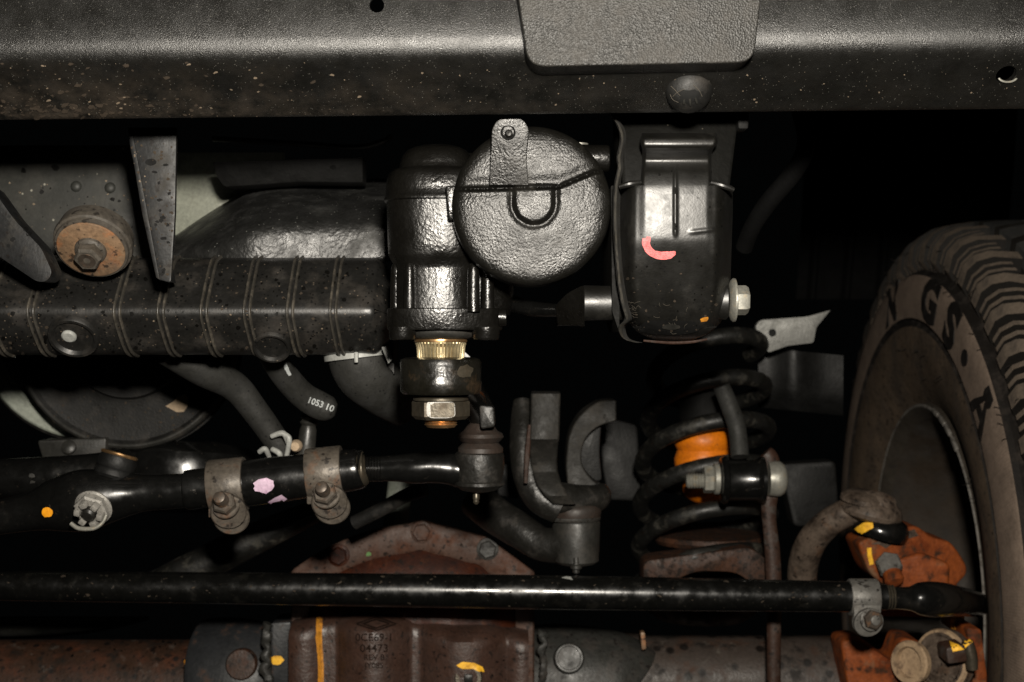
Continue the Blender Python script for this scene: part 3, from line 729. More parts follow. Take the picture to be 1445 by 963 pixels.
# upper left rod (forks out of the drag link) and stud boot
ur = thing('tie_rod_branch', 'dull black rod entering from the left above the steering rod', 'rod', 80, 670, 1.27)
bm = B(); tube_px(bm, [(-60,678,1.27,28),(60,672,1.27,27),(140,664,1.27,25),(178,655,1.26,23)], seg=30); o = obj('rod', bm, M['gloss'], ur)
paint('white_scuff', [o], blob(45,671,5,3,8,.4), M['cup'], ur); paint('white_scuff', [o], blob(46,680,4,3,8,.4), M['cup'], ur)
bm = B(); prism(bm, stroke([(78,693,2.5),(90,682,3.5),(104,670,2.5)],3), 1.19, .01, bev=.0005); obj('weld_edge', bm, M['nutface'], ur)
bm = B(); s = S(1.2); ba = Vector((.28,.16,1)).normalized()
bt = thing('stud_boot', 'small black rubber boot with a golden rim above the rod', 'rubber boot', 162, 672, 1.2)
lathe(bm, V(158,675,1.2), ba, [(0,24*s),(4*s,27*s),(10*s,27*s),(13*s,25*s),(16*s,27*s),(26*s,27*s),(32*s,25*s)], seg=36); obj('boot', bm, M['dim'], bt)
bm = B(); lathe(bm, V(158,675,1.2)+ba*32*s, ba, [(0,25.5*s),(2*s,26.5*s),(4*s,26*s),(5*s,23*s),(2*s,20*s),(2*s,.00002)], seg=36); obj('rim', bm, M['copper'], bt)

# ------------------------------------------------------------------ tie rod (front, full width)
tr = thing('tie_rod', 'long straight black tie rod running across the bottom of the view', 'tie rod', 700, 838, 1.38)
bm = B(); tube_px(bm, [(-120,826,1.38,20),(300,830,1.38,22),(760,836,1.38,24),(1180,842,1.38,21.5),(1205,842,1.38,21)], seg=44, n=14); td = obj('tube', bm, M['rodgloss'], tr)
bm = B(); tube_px(bm, [(1200,842,1.38,21),(1238,843,1.38,21),(1240,843,1.38,18.5),(1250,843,1.38,18.5)], seg=36, n=4); obj('collar', bm, M['rodgloss'], tr)
bm = B(); tube_px(bm, [(1238,843,1.38,15),(1262,844,1.38,15.5),(1284,845,1.385,17),(1299,845,1.388,23),(1318,846,1.395,25),(1338,847,1.41,23),(1360,850,1.46,20),(1388,854,1.55,17),(1440,860,1.65,15),(1500,866,1.73,13)], seg=36, n=8); obj('rod_end', bm, M['gloss'], tr)
bm = B()
for k in range(5): tube_px(bm, [(1242+k*4,843,1.38,15.2),(1244+k*4,843,1.38,17.6),(1246+k*4,843,1.38,15.2)], seg=24, n=2)
obj('thread', bm, M['nutbrown'], tr)
def small_clamp():
    d = 1.38; s = S(d); c = V(1218,843,d)
    bm = B(); lathe(bm, c, X, [(-20*s,21*s),(-20*s,25*s),(-18*s,26*s),(18*s,26*s),(20*s,25*s),(20*s,21*s)], seg=44); band = obj('clamp', bm, M['paleclamp'], tr)
    bm = B(); boxm(bm, V(1218,862,d)-Y*21*s, (38*s,8*s,34*s), bev=.0012)
    for k in range(2): lathe(bm, V(1218,872,d)-Y*(24-10*k)*s, Vector((.1,-.95,-.25)), [(0,20*s),(1.5*s,21*s),(6*s,21*s),(7*s,20*s)], seg=32)
    obj('clamp_lug', bm, M['paleclamp'], band)
    ax = Vector((.25,-.95,.1)).normalized(); bc = V(1221,868,d)-Y*34*s
    bm = B(); lathe(bm, bc-ax*3*s, ax, [(0,16*s),(3*s,16*s),(4*s,14*s)], seg=28); obj('washer', bm, M['paleclamp'], band)
    bm = B(); hexa(bm, bc+ax*1*s, ax, 14*s, 9*s, rot=.2); obj('bolt_head', bm, M['studdark'], band, ang=25)
    bm = B(); lathe(bm, bc+ax*9*s, ax, [(0,7*s),(4*s,7*s),(5*s,5*s)], seg=16); obj('bolt_tip', bm, M['paleclamp'], band)
small_clamp()
paint('white_scuff', [td], [(792,816),(799,814),(805,815),(808,819),(800,818)], M['white'], tr)

# ------------------------------------------------------------------ axle and differential
ax_ = thing('front_axle', 'rusty brown front axle with round differential cover and tubes', 'axle', 590, 960, 1.55)
# cover: flange ring + dish
dC = 1.50; sC = S(dC); cx0, cy0 = 582, 1000
bm = B(); NS = 240; rows = []
def frac(k, base, a):  # slightly uneven rim with scallops
    return base
oa = V(cx0,cy0,dC)
def rim_r(th):
    r = 258 + 2.0*math.sin(5*th+1)
    for tb in (math.radians(87), math.radians(65), math.radians(44), math.radians(136)):
        r += 5*math.exp(-((th-tb)/.06)**2)
    return min(r, 172/max(.01,abs(math.cos(th))))
for t, k0 in ((16,1.0),(3,1.0),(0,.985),(0,.86),(2,.845)):
    rows.append([oa + Vector((math.cos(2*PI*k/NS)*rim_r(2*PI*k/NS)*k0*sC, t*sC, math.sin(2*PI*k/NS)*rim_r(2*PI*k/NS)*k0*sC)) for k in range(NS)])
grid(bm, rows, closed=True); cr = obj('cover_flange', bm, M['diffrim'], ax_, ang=45)
bm = B(); rows = []
for i in range(22):
    q = i/21
    hh = [0,0][0]
    row = []
    for k in range(NS):
        th = 2*PI*k/NS; rr_ = (1-q)*min(222, 146/max(.01,abs(math.cos(th))))
        x = rr_*math.cos(th); z = rr_*math.sin(th)
        h = -6 + 40*(1-(1-q)**4)**.8
        # lobes of the casting below
        row.append(oa + Vector((x*sC, -(h)*sC, z*sC)))
    rows.append(row)
grid(bm, rows, closed=True); cd = obj('cover_dish', bm, M['diff'], ax_, ang=60)
for x, y, m_ in ((595,751,'diffrim'),(688,775,'zinc'),(478,784,'diff')):
    bm = B(); hexa(bm, V(x,y,dC)-Y*0, (0,-1,0), 13*sC, 9*sC, rot=random.random()); lathe(bm, V(x,y,dC), (0,-1,0), [(-2*sC,16*sC),(2*sC,15.5*sC),(3*sC,13*sC)], seg=24)
    obj('cover_bolt', bm, M[m_] if m_ != 'zinc' else M['axlegrey'], ax_, ang=25)
paint('green_speck', [cd,cr], blob(520,782,4,3,9,.3), M['moss'], ax_)
# lower casting (below the tie rod), stands proud of the cover
bm = B(); nx = 90; rows = []
cast_top = [(405,884),(440,876),(500,869),(560,870),(590,878),(640,884),(690,885),(720,893),(745,897)]
def topy(x):
    for i in range(len(cast_top)-1):
        if cast_top[i][0] <= x <= cast_top[i+1][0]:
            t = (x-cast_top[i][0])/(cast_top[i+1][0]-cast_top[i][0]); return cast_top[i][1]*(1-t)+cast_top[i+1][1]*t
    return cast_top[-1][1]
def bump_x(x):
    g = 0
    for c_x, w_, h_ in ((428,26,12),(528,52,40),(654,60,40),(735,20,10)):
        q = abs(x-c_x)/w_
        g = max(g, h_*(1-q*q)**.9 if q < 1 else 0)
    return g
for j in range(16):
    v = j/15
    row = []
    for i in range(nx+1):
        x = 408+338*i/nx
        y0 = topy(x)
        y = y0 + (1080-y0)*v**1.3
        lip = 26*max(0,1-v*9)**1.6
        row.append(V(x,y,1.47) + Y*(lip - bump_x(x)*min(1,.35+v*6))*S(1.47))
    rows.append(row)
rows.insert(0, [p+Y*.12 for p in rows[0]])
grid(bm, rows); ca = obj('cover_casting', bm, M['diffcast'], ax_, ang=60)
for k in range(4):
    o_ = (k-1.5)*2.1
    paint('paint_stripe', [ca], stroke([(451+o_,870+random.uniform(0,4),1.1),(449.5+o_*1.05+random.uniform(-.5,.5),900,1.3),(452+o_+random.uniform(-.5,.5),930,1.35),(453+o_,975,1.3)],1.2), M['amberdry'], ax_, off=.0006, jag=.5)
# foundry diamond and stamped numbers
tre = [ca]
for t_, y_, sz in (('0CE69-1',900,15),('04473',915.5,16),('REV B',928,11.5),('JY085',939.5,11)):
    lettering('stamped_letters', tre, t_, 528, y_, sz, M['stamp'], ax_, off=.0005, bold=.012)
for k in range(2):
    q = 1 - .34*k; cxd, cyd = 531, 877+4
    dia = [(cxd-28*q,cyd),(cxd,cyd-9.5*q),(cxd+28*q,cyd),(cxd,cyd+9.5*q)]
    for i in range(4):
        a, b = dia[i], dia[(i+1)%4]
        paint('foundry_mark', tre, stroke([(a[0],a[1],1.0),((a[0]+b[0])/2,(a[1]+b[1])/2,1.0),(b[0],b[1],1.0)],1,2), M['stamp'], ax_, off=.0006, cuts=0)
# fill plug
bm = B(); s = S(1.44); lathe(bm, V(661,956,1.445), (0,-1,.12), [(-6*s,20*s),(4*s,20*s),(6*s,18*s),(6*s,13*s),(-2*s,12*s),(-3*s,.00002)], seg=36); fp = obj('fill_plug', bm, M['nutbrown'], ax_)
bm = B(); boxm(bm, V(661,957,1.442), (12*s,14*s,12*s), bev=.001); obj('plug_square', bm, M['forge'], fp)
paint('yellow_daub', [ca,fp], [(644,939),(652,934),(668,935),(680,941),(683,948),(676,948),(668,944),(652,944)], M['yellow'], ax_, off=.0012)
# tubes, collars, webs
bm = B(); lathe(bm, V(-200,968,1.6), X, [(0,64*S(1.6)),(495*S(1.6),64*S(1.6))], seg=56); at = obj('axle_tube', bm, M['axle'], ax_)
paint('yellow_dot', [at], blob(266,936,6.5,6.5,14,.1), M['amber'], ax_)
bm = B(); tube_px(bm, [(288,960,1.58,70),(300,958,1.58,84),(340,956,1.57,82),(372,958,1.57,78),(412,962,1.57,80)], seg=56, n=6); acol = obj('tube_collar', bm, M['collar'], ax_)
bm = B()
tube_px(bm, [(376+random.uniform(-4,4),880+i*9,1.49+.0,6+random.uniform(-2,2)) for i in range(12)], seg=10, n=3, wob=.15); obj('weld_bead', bm, M['axlegrey'], ax_)
bm = B(); prism(bm, rounded([(382,880),(410,878),(412,990),(384,990)],4), 1.49, .05, bev=.001); ap = obj('flange_plate', bm, M['collar'], ax_)
paint('yellow_dot', [ap,acol], blob(391,932,9,7,14,.15), M['yellow'], ax_)
bm = B(); lathe_px(bm, 340,938,1.51, (0,-1,.2), [(-14,23),(0,22),(3,20),(4,.02)], seg=36); obj('core_plug', bm, M['axle'], ax_)
bm = B(); tube_px(bm, [(738,965,1.58,78),(790,962,1.57,80),(868,966,1.57,74),(880,968,1.57,62)], seg=56, n=6); obj('tube_collar', bm, M['axlegrey'], ax_)
bm = B(); lathe_px(bm, 803,929,1.505, (0,-1,.25), [(-10,22),(2,21),(4,19),(4,17),(2,16),(3,.02)], seg=36); obj('core_plug', bm, M['axlegrey'], ax_)
bm = B()
tube_px(bm, [(766+random.uniform(-5,5),890+i*9,1.5,6+random.uniform(-2,2)) for i in range(10)], seg=10, n=3, wob=.2); obj('weld_bead', bm, M['axlegrey'], ax_)
bm = B(); lathe(bm, V(862,960,1.6), X, [(0,66*S(1.6)),(46*S(1.6),66*S(1.6)),(46.5*S(1.6),62*S(1.6)),(350*S(1.6),62*S(1.6))], seg=56); obj('axle_tube', bm, M['axlebrown'], ax_)
bm = B(); prism(bm, rounded([(904,893),(910,893),(912,916),(906,918)],2), 1.53, .012, bev=.0006); obj('breather_tab', bm, M['rustwash'], ax_)

# ------------------------------------------------------------------ track bar joint, bracket and arm (centre)
ta = thing('ball_joint', 'dark ball joint hanging below a forged bracket beside the differential cover', 'ball joint', 812, 800, 1.42)
s = S(1.42)
bm = B(); lathe(bm, V(813,735,1.42), (0,0,-1), [(-6*s,30*s),(0,33*s),(2*s,34*s),(40*s,33*s),(50*s,32*s),(56*s,32*s),(60*s,28*s),(62*s,20*s),(66*s,10*s)], seg=44); obj('socket', bm, M['cup'], ta)
bm = B(); lathe(bm, V(811,708,1.42), (0,0,-1), [(0,28*s),(4*s,35*s),(10*s,38*s),(18*s,37*s),(24*s,36*s),(26*s,33*s)], seg=44); obj('boot', bm, M['brownrubber'], ta)
bm = B(); lathe(bm, V(808,728,1.42), (0,0,-1), [(0,39*s),(2*s,40*s),(5*s,39*s)], seg=44); obj('boot_ring', bm, M['axlegrey'], ta)
bm = B(); lathe(bm, V(813,786,1.40), (0,0,-1), [(0,5*s),(10*s,5.5*s),(12*s,8*s),(16*s,8*s),(18*s,5*s),(22*s,5*s),(24*s,2*s)], seg=16); obj('grease_nipple', bm, M['cup'], ta)
bm = B(); tube_px(bm, [(672,706,1.48,26),(700,728,1.46,26),(735,750,1.44,25),(765,768,1.43,24),(800,770,1.42,26)], seg=30, n=8); obj('arm', bm, M['forge'], ta)
kb = thing('forged_bracket', 'dark upright forged bracket with two curved arms above a ball joint', 'bracket', 780, 720, 1.40)
def strip(bm, rows_, back):
    rr_ = []
    for y, l, r, d in rows_:
        c = 3.0
        rr_.append([V(l,y,d+back), V(l,y,d+.003), V(l+c*.4,y,d+.0008), V(l+c,y,d), V((l+r)/2,y,d-.0006), V(r-c,y,d), V(r-c*.4,y,d+.0008), V(r,y,d+.003), V(r,y,d+back)])
    rr_.insert(0, [p+Y*.02 for p in rr_[0]]); grid(bm, rr_)
bm = B(); strip(bm, [(553,750,790,1.395),(556,749,791,1.378),(600,748,790,1.372),(620,747,789,1.370),(624,747,788,1.374),(650,748,786,1.388),(664,750,787,1.390),(668,751,788,1.389),(684,757,793,1.372),(700,768,803,1.368),(712,780,812,1.376)], .05); obj('upright', bm, M['yoke'], kb, ang=55)
bm = B(); tube_px(bm, [(737,566,1.43,13),(738,600,1.42,18),(740,640,1.41,21),(748,676,1.405,23),(764,702,1.40,24),(790,716,1.40,24)], seg=26, n=8); obj('curved_arm', bm, M['forge'], kb)
bm = B(); tube_px(bm, [(748,600,1.375,3),(744,640,1.372,4),(742,682,1.37,3)], seg=10); obj('rust_streak', bm, M['link'], kb)
bm = B(); tube_px(bm, [(786,702,1.40,22),(815,706,1.41,22),(840,704,1.42,20),(852,694,1.43,15),(858,690,1.43,8)], seg=24, n=8, flat=.9); obj('foot', bm, M['forge'], kb)
bm = B(); prism(bm, rounded([(870,564),(845,566),(818,584),(802,614),(798,660),(802,692),(848,716),(860,694),(836,678),(819,655),(823,622),(842,602),(870,594)],[4,10,14,14,14,10,8,8,12,14,14,12,4],5), 1.43, .05, bev=.008, seg=4, dfun=lambda x,y: abs(y-690)*.00022); obj('curved_arm', bm, M['yoke'], kb)
bm = B(); prism(bm, rounded([(815,600),(850,580),(846,640),(850,680),(815,678),(806,655)],8), 1.47, .02, bev=.003); obj('web', bm, M['dim'], kb)
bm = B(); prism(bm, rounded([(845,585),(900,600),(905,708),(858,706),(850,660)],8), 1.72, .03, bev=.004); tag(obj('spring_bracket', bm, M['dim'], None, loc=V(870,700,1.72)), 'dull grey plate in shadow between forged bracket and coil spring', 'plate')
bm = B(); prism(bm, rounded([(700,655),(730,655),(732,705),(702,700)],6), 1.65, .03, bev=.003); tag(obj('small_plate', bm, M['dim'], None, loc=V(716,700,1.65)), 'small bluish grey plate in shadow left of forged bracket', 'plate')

# ------------------------------------------------------------------ coil spring, bump stop, spring seat, sway link
cs = thing('coil_spring', 'dusty black coil spring wound round the orange bump stop', 'coil spring', 1000, 800, 1.62)
bm = B(); s = S(1.62); pts = []
top = V(1000,490,1.62); bot = V(992,825,1.62); turns = 5.6
for i in range(int(turns*28)+1):
    t = i/(turns*28); a = .5 - 2*PI*turns*t
    c = top.lerp(bot, t); r = (72+20*min(1,t*1.9))*s
    pts.append(tuple(c + Vector((math.cos(a)*r, math.sin(a)*r, -math.sin(a)*r*.45 + math.cos(a)*r*.06))) + (11.5*s,))
tube(bm, pts, seg=16, n=1, up=(0,0,1)); obj('coil', bm, M['spring'], cs)
bs_ = thing('bump_stop', 'bright orange bump stop inside the coil spring', 'bump stop', 992, 710, 1.62)
bm = B(); lathe(bm, V(992,600,1.6), (.02,0,-1), [(0,18*s),(6*s,34*s),(14*s,40*s),(24*s,41*s),(29*s,39*s),(34*s,36.5*s),(38*s,38*s),(46*s,41*s),(60*s,40*s),(66*s,34*s),(80*s,30*s),(92*s,30*s),(100*s,26*s),(107*s,16*s),(108*s,.00002)], seg=44); obj('stop_body', bm, M['orange'], bs_)
bm = B(); lathe(bm, V(994,540,1.62), (0,0,-1), [(0,36*s),(50*s,36*s),(62*s,30*s)], seg=30); obj('stop_cup', bm, M['black'], bs_)
ss = thing('spring_perch', 'rusty speckled spring seat under the coil spring', 'spring perch', 990, 880, 1.6)
bm = B(); s = S(1.6)
lathe(bm, V(1000,752,1.62), (0,0,-1), [(0,52*s),(2*s,78*s),(8*s,80*s),(14*s,76*s),(16*s,70*s)], seg=52); obj('seat_ring', bm, M['seat'], ss)
bm = B(); tube_px(bm, [(930,806,1.56,9),(965,790,1.53,10),(1000,783,1.53,10),(1040,786,1.54,9)], seg=16); obj('wire_end', bm, M['cup'], ss)
bm = B()
prism(bm, rounded([(908,792),(1060,772),(1082,790),(1082,830),(1068,830),(1040,808),(985,806),(945,822),(908,826)],[10,14,8,3,3,14,14,6,6],6), 1.52, .05, bev=.002); obj('seat_bracket', bm, M['seat'], ss)
bm = B(); lathe(bm, V(990,830,1.60), (0,0,-1), [(0,84*s),(20*s,84*s),(32*s,76*s),(42*s,62*s),(46*s,30*s)], seg=52); obj('seat_cup', bm, M['seat'], ss)
sl_ = thing('sway_bar_link', 'brown sway bar link with black bushing and zinc bolt beside the coil spring', 'sway bar link', 1086, 890, 1.5)
s = S(1.48)
bm = B(); lathe(bm, V(1016,678,1.48), (1,0,.0), [(0,24*s),(1*s,31*s),(5*s,34*s),(9*s,33*s),(11*s,29*s),(14*s,28.5*s),(50*s,28.5*s),(53*s,30*s),(57*s,33*s),(62*s,33*s),(64*s,24*s)], seg=44); obj('bushing', bm, M['gloss'], sl_)
bm = B(); lathe(bm, V(1006,676,1.48), (1,0,0), [(0,18*s),(2*s,22*s),(8*s,22*s),(10*s,18*s)], seg=30); obj('washer', bm, M['zinc'], sl_)
bm = B(); hexa(bm, V(993,677,1.48), X, 20*s, 15*s, rot=.2); obj('nut', bm, M['zinc'], sl_, ang=25)
bm = B(); lathe(bm, V(968,679,1.48), X, [(0,8*s)]+[((2+2*i)*s,(11 if i%2 else 9.5)*s) for i in range(13)], seg=24); obj('threaded_end', bm, M['zinc'], sl_)
bm = B(); lathe(bm, V(1084,676,1.48), X, [(0,24*s),(10*s,25*s),(16*s,25*s),(22*s,21*s),(26*s,12*s),(27*s,.00002)], seg=32); obj('bolt_head', bm, M['zinc'], sl_)
bm = B()
rowz = [(1079,640,12),(1086,650,14),(1088,680,13),(1085,715,11),(1086,740,10),(1090,780,11),(1092,830,11),(1092,900,10),(1092,1000,10)]
tube_px(bm, [(a,b,1.48+.01,c*1.0) for a,b,c in rowz], seg=20, n=6, flat=.7, up=(1,0,0)); lnk = obj('link_strap', bm, M['link'], sl_)

# upper sleeve (grey, runs down in front of the coil)
bm = B(); tube_px(bm, [(1018,545,1.5,12),(1030,575,1.5,13),(1040,605,1.5,13),(1044,645,1.49,13)], seg=20, n=8)
tag(obj('rubber_sleeve', bm, M['hose'], None, loc=V(1040,640,1.5)), 'short grey rubber sleeve running down to the black bushing', 'sleeve')

# ------------------------------------------------------------------ steering knuckle, arm, axle end
kn = thing('steering_knuckle', 'orange rusted steering knuckle behind the tie rod end', 'steering knuckle', 1290, 960, 1.55)
bm = B(); prism(bm, rounded([(1210,766),(1238,756),(1292,741),(1318,760),(1340,763),(1358,786),(1368,808),(1350,826),(1346,840),(1262,836),(1228,812)],[8,6,10,10,12,12,12,8,5,8,12],5), 1.53, .06, bev=.013, seg=5, dfun=lambda x,y: (x-1280)*.00012+(y-790)*.0001); kb1 = obj('boss', bm, M['orangerust'], kn)
bm = B(); prism(bm, rounded([(1258,792),(1300,780),(1342,796),(1340,836),(1270,836)],8), 1.524, .03, bev=.011, seg=5); obj('ledge', bm, M['orangerust'], kn)
paint('grey_wash', [kb1], [(1228,768),(1245,762),(1290,747),(1296,756),(1262,766),(1250,774),(1240,768)], M['arm'], kn, off=.0006)
paint('yellow_streak', [kb1], stroke([(1226,773,3),(1227,785,3.2),(1230,797,3)],3), M['yellow'], kn, off=.0008)
paint('green_dot', [kb1], blob(1264,757,4,4.5,12,.1), M['green'], kn, off=.0012)
bm = B(); s = S(1.5); na = Vector((-.25,-.75,.55)).normalized(); nc = V(1255,800,1.51)
hexa(bm, nc, na, 19*s, 14*s, rot=.4); obj('pinch_nut', bm, M['paleclamp'], kn, ang=25)
bm = B(); lathe(bm, V(1261,816,1.495), (.1,-.6,-.6), [(-8*s,13*s),(4*s,14*s),(8*s,10*s),(9*s,.00002)], seg=22); obj('rusty_stud', bm, M['orangerust'], kn)
bm = B(); prism(bm, rounded([(1186,905),(1215,902),(1260,935),(1272,900),(1300,905),(1330,990),(1200,990)],10), 1.50, .05, bev=.013, seg=5, dfun=lambda x,y: abs(x-1250)*.0002); obj('axle_yoke', bm, M['orangerust'], kn)
bm = B(); prism(bm, rounded([(1364,886),(1385,888),(1398,990),(1376,990)],5), 1.5, .05, bev=.004); obj('web', bm, M['orangerust'], kn)
bm = B(); prism(bm, rounded([(1238,858),(1330,862),(1330,872),(1240,870)],3), 1.55, .05, bev=.002); obj('casting_edge', bm, M['orangerust'], kn)
bm = B(); prism(bm, rounded([(1341,868),(1362,870),(1360,892),(1340,888)],3), 1.54, .03, bev=.002); obj('yellow_tab', bm, M['amberdry'], kn)
uj = thing('axle_joint', 'worn axle universal joint with bright rings below the tie rod end', 'universal joint', 1310, 950, 1.47)
s = S(1.46); ua = Vector((-.78,-.6,.12)).normalized()
bm = B(); lathe(bm, V(1283,935,1.47), ua, [(-10*s,30*s),(0,31*s),(3*s,29*s),(3*s,22*s),(-6*s,21*s),(-7*s,.00002)], seg=40); obj('bright_ring', bm, M['ringtan'], uj)
bm = B(); lathe(bm, V(1330,932,1.47), ua, [(-14*s,44*s),(0,45*s),(6*s,42*s),(8*s,36*s),(6*s,33*s),(8*s,26*s),(12*s,22*s),(13*s,.00002)], seg=44); obj('bearing_cap', bm, M['arm'], uj)
bm = B(); lathe(bm, V(1330,932,1.47), ua, [(2*s,44.5*s),(7*s,42.5*s),(8*s,39*s),(6*s,38*s)], seg=44, cap=False); obj('bright_ring', bm, M['ringtan'], uj)
bm = B(); prism(bm, rounded([(1335,915),(1362,910),(1366,934),(1338,938)],4), 1.42, .03, bev=.003); jn = obj('strap_bolt', bm, M['link'], uj)
bm = B(); tube_px(bm, [(1365,905,1.43,8),(1370,925,1.43,9),(1372,945,1.43,8)], seg=14); sb = obj('strap_end', bm, M['nutbrown'], uj)
paint('yellow_daub', [jn,sb], [(1340,906),(1352,911),(1366,902),(1372,906),(1360,917),(1344,920)], M['yellow'], uj, off=.0008)
ua_ = thing('control_arm', 'curved brownish grey upper control yoke reaching over to the knuckle', 'control arm', 1140, 820, 1.6)
bm = B(); tube_px(bm, [(1132,840,1.60,20),(1133,800,1.59,21),(1145,765,1.57,21),(1170,738,1.55,20),(1200,722,1.54,20),(1232,716,1.53,24),(1258,720,1.53,18)], seg=30, n=8); obj('yoke', bm, M['arm'], ua_)
bm = B(); lathe(bm, V(1228,722,1.54), (.22,-.1,1), [(-12*s,36*s),(-6*s,46*s),(0,48*s),(12*s,44*s),(20*s,34*s),(25*s,20*s),(26*s,.00002)], seg=40); obj('boss', bm, M['arm'], ua_)
bm = B(); lathe(bm, V(1216,706,1.53), (.1,-.2,1), [(0,32*s),(6*s,31*s),(12*s,22*s),(13*s,.00002)], seg=30); obj('cap', bm, M['arm'], ua_)
ub = thing('joint_boot', 'black ball joint boot with a yellow painted band on the orange knuckle', 'rubber boot', 1240, 756, 1.53)
bm = B(); lathe(bm, V(1242,750,1.535), (.24,-.12,1), [(-6*s,40*s),(2*s,42*s),(10*s,41*s),(18*s,36*s),(22*s,28*s)], seg=40); b1 = obj('boot', bm, M['gloss'], ub)
paint('yellow_band', [b1], stroke([(1204,757,5),(1212,750,6),(1222,744,6),(1232,741,4)],5), M['yellow'], ub, off=.0008)

# ------------------------------------------------------------------ wheel
XC, YC, ZC = .488, 1.75, -.31
WC = Vector((XC+.13, YC, ZC))
wh = bpy.data.objects.new('wheel_assembly', None); COL.objects.link(wh); wh.location = WC; POS[wh.name] = tuple(WC)
tag(wh, 'dusty mud tyre with black raised letters on its wheel at the right edge', 'wheel')
def rev(bm, prof, seg=180, th0=0, th1=2*PI):
    rows = []
    for x, r in prof:
        rows.append([Vector((x, YC - r*math.sin(2*PI*k/seg), ZC + r*math.cos(2*PI*k/seg))) for k in range(seg)])
    grid(bm, rows, closed=True)
tyre = None
bm = B(); rev(bm, [(XC+.032,.222),(XC+.026,.232),(XC+.018,.245),(XC+.008,.268),(XC+.002,.295),(XC+.0005,.318),(XC+.001,.328)]); tyre = obj('tyre', bm, M['tyre'], wh, loc=WC, ang=80)
bm = B(); rev(bm, [(XC+.001,.328),(XC+.005,.330),(XC+.005,.336),(XC+.000,.3385)]); obj('sidewall_groove', bm, M['tyredark'], tyre, loc=WC)
bm = B(); rev(bm, [(XC+.000,.3385),(XC-.0005,.35),(XC+.001,.372),(XC+.004,.388),(XC+.006,.391)]); band = obj('letter_band', bm, M['tyreband'], tyre, loc=WC, ang=60)
bm = B(); rev(bm, [(XC+.006,.391),(XC+.013,.3915),(XC+.017,.396),(XC+.024,.414),(XC+.036,.430),(XC+.060,.438),(XC+.20,.438),(XC+.235,.425),(XC+.258,.385),(XC+.262,.30),(XC+.235,.222)]); obj('carcass', bm, M['tyredark'], tyre, loc=WC)
def tyre_pt(x, r, th): return Vector((x, YC - r*math.sin(th), ZC + r*math.cos(th)))
def bandx(r):
    if r < .35: return XC-.0005
    if r < .372: return XC-.0005+(r-.35)/.022*.0015
    return XC+.001+(r-.372)/.016*.003
def tyre_letter(ch, th, r, size, wid=1.0):
    if ch == 'A':
        v = [(-.36,-.35,0),(-.12,.35,0),(.12,.35,0),(.36,-.35,0),(.17,-.35,0),(.12,-.19,0),(-.12,-.19,0),(-.17,-.35,0),(-.075,-.04,0),(0,.18,0),(.075,-.04,0)]
        f = [(0,1,8,6,7),(1,2,10,9,8),(2,3,4,5,10),(6,8,10,5)]
        v[9] = (0,.16,0)
        f = [(0,8,6,7),(0,1,8),(1,9,8),(1,2,9),(2,10,9),(2,3,10),(3,4,5,10),(6,8,10,5)]
    else: v, f = text_mesh(ch, .05)
    bm = B(); vv = []
    for x, y, z in v:
        rr = r + y*size; t = th + x*size*wid/r
        vv.append(bm.verts.new(tyre_pt(bandx(rr)-.0009, rr, t)))
    for q in f:
        try: bm.faces.new([vv[i] for i in q])
        except ValueError: pass
    if ch == 'A': bmesh.ops.subdivide_edges(bm, edges=bm.edges[:], cuts=3, use_grid_fill=True)
    geo = bmesh.ops.extrude_face_region(bm, geom=bm.faces[:])
    bmesh.ops.translate(bm, verts=[g for g in geo['geom'] if isinstance(g, bmesh.types.BMVert)], vec=(.002,0,0))
    obj('raised_letter', bm, M['letter'], tyre, loc=WC, ang=30)
for ch, deg, wid in (('N',-13,1.1),('G',13.5,1.25),('S',27,1.3),('A',48.5,1.15)):
    tyre_letter(ch, math.radians(deg), .3645, .067, wid)
tyre_letter('.', math.radians(36.5), .384, .085, 1.1)
# tread blocks: one of each kind, then copies turned round the axle
def block(name, profile_pts, th_a, th_b, mat, skew=0):
    """profile (x,r) polygon swept over a small angle"""
    bm = B(); rows = []; n = 4
    for i in range(n+1):
        t = th_a + (th_b-th_a)*i/n
        rows.append([tyre_pt(x, r, t + skew*(x-XC)) for x, r in profile_pts])
    grid(bm, rows, closed=True, capa=True, capb=True)
    es = [e for e in bm.edges if len(e.link_faces) == 2 and e.calc_face_angle(0) > .8]
    bmesh.ops.bevel(bm, geom=es, offset=.0009, segments=1, affect='EDGES', clamp_overlap=True)
    bmesh.ops.recalc_face_normals(bm, faces=bm.faces[:])
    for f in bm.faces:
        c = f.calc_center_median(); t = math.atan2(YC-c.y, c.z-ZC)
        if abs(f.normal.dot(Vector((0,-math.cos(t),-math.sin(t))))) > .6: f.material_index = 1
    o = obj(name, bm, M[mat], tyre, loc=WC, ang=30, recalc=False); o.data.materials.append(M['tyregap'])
    return o
NB = 50; step = 2*PI/NB
protos = []
lug_a = [(XC+.014,.402),(XC+.0115,.407),(XC+.014,.428),(XC+.022,.441),(XC+.036,.450),(XC+.062,.455),(XC+.062,.434),(XC+.034,.424),(XC+.018,.396)]
lug_b = [(XC+.016,.404),(XC+.0135,.409),(XC+.0165,.426),(XC+.026,.441),(XC+.040,.449),(XC+.050,.452),(XC+.050,.434),(XC+.034,.424),(XC+.018,.396)]
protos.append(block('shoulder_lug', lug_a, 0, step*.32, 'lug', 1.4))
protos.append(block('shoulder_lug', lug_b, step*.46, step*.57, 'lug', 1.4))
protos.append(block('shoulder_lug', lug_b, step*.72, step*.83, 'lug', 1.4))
protos.append(block('tread_block', [(XC+.068,.434),(XC+.068,.4555),(XC+.090,.457),(XC+.112,.4575),(XC+.112,.434)], step*.02, step*.74, 'tread', -1.4))
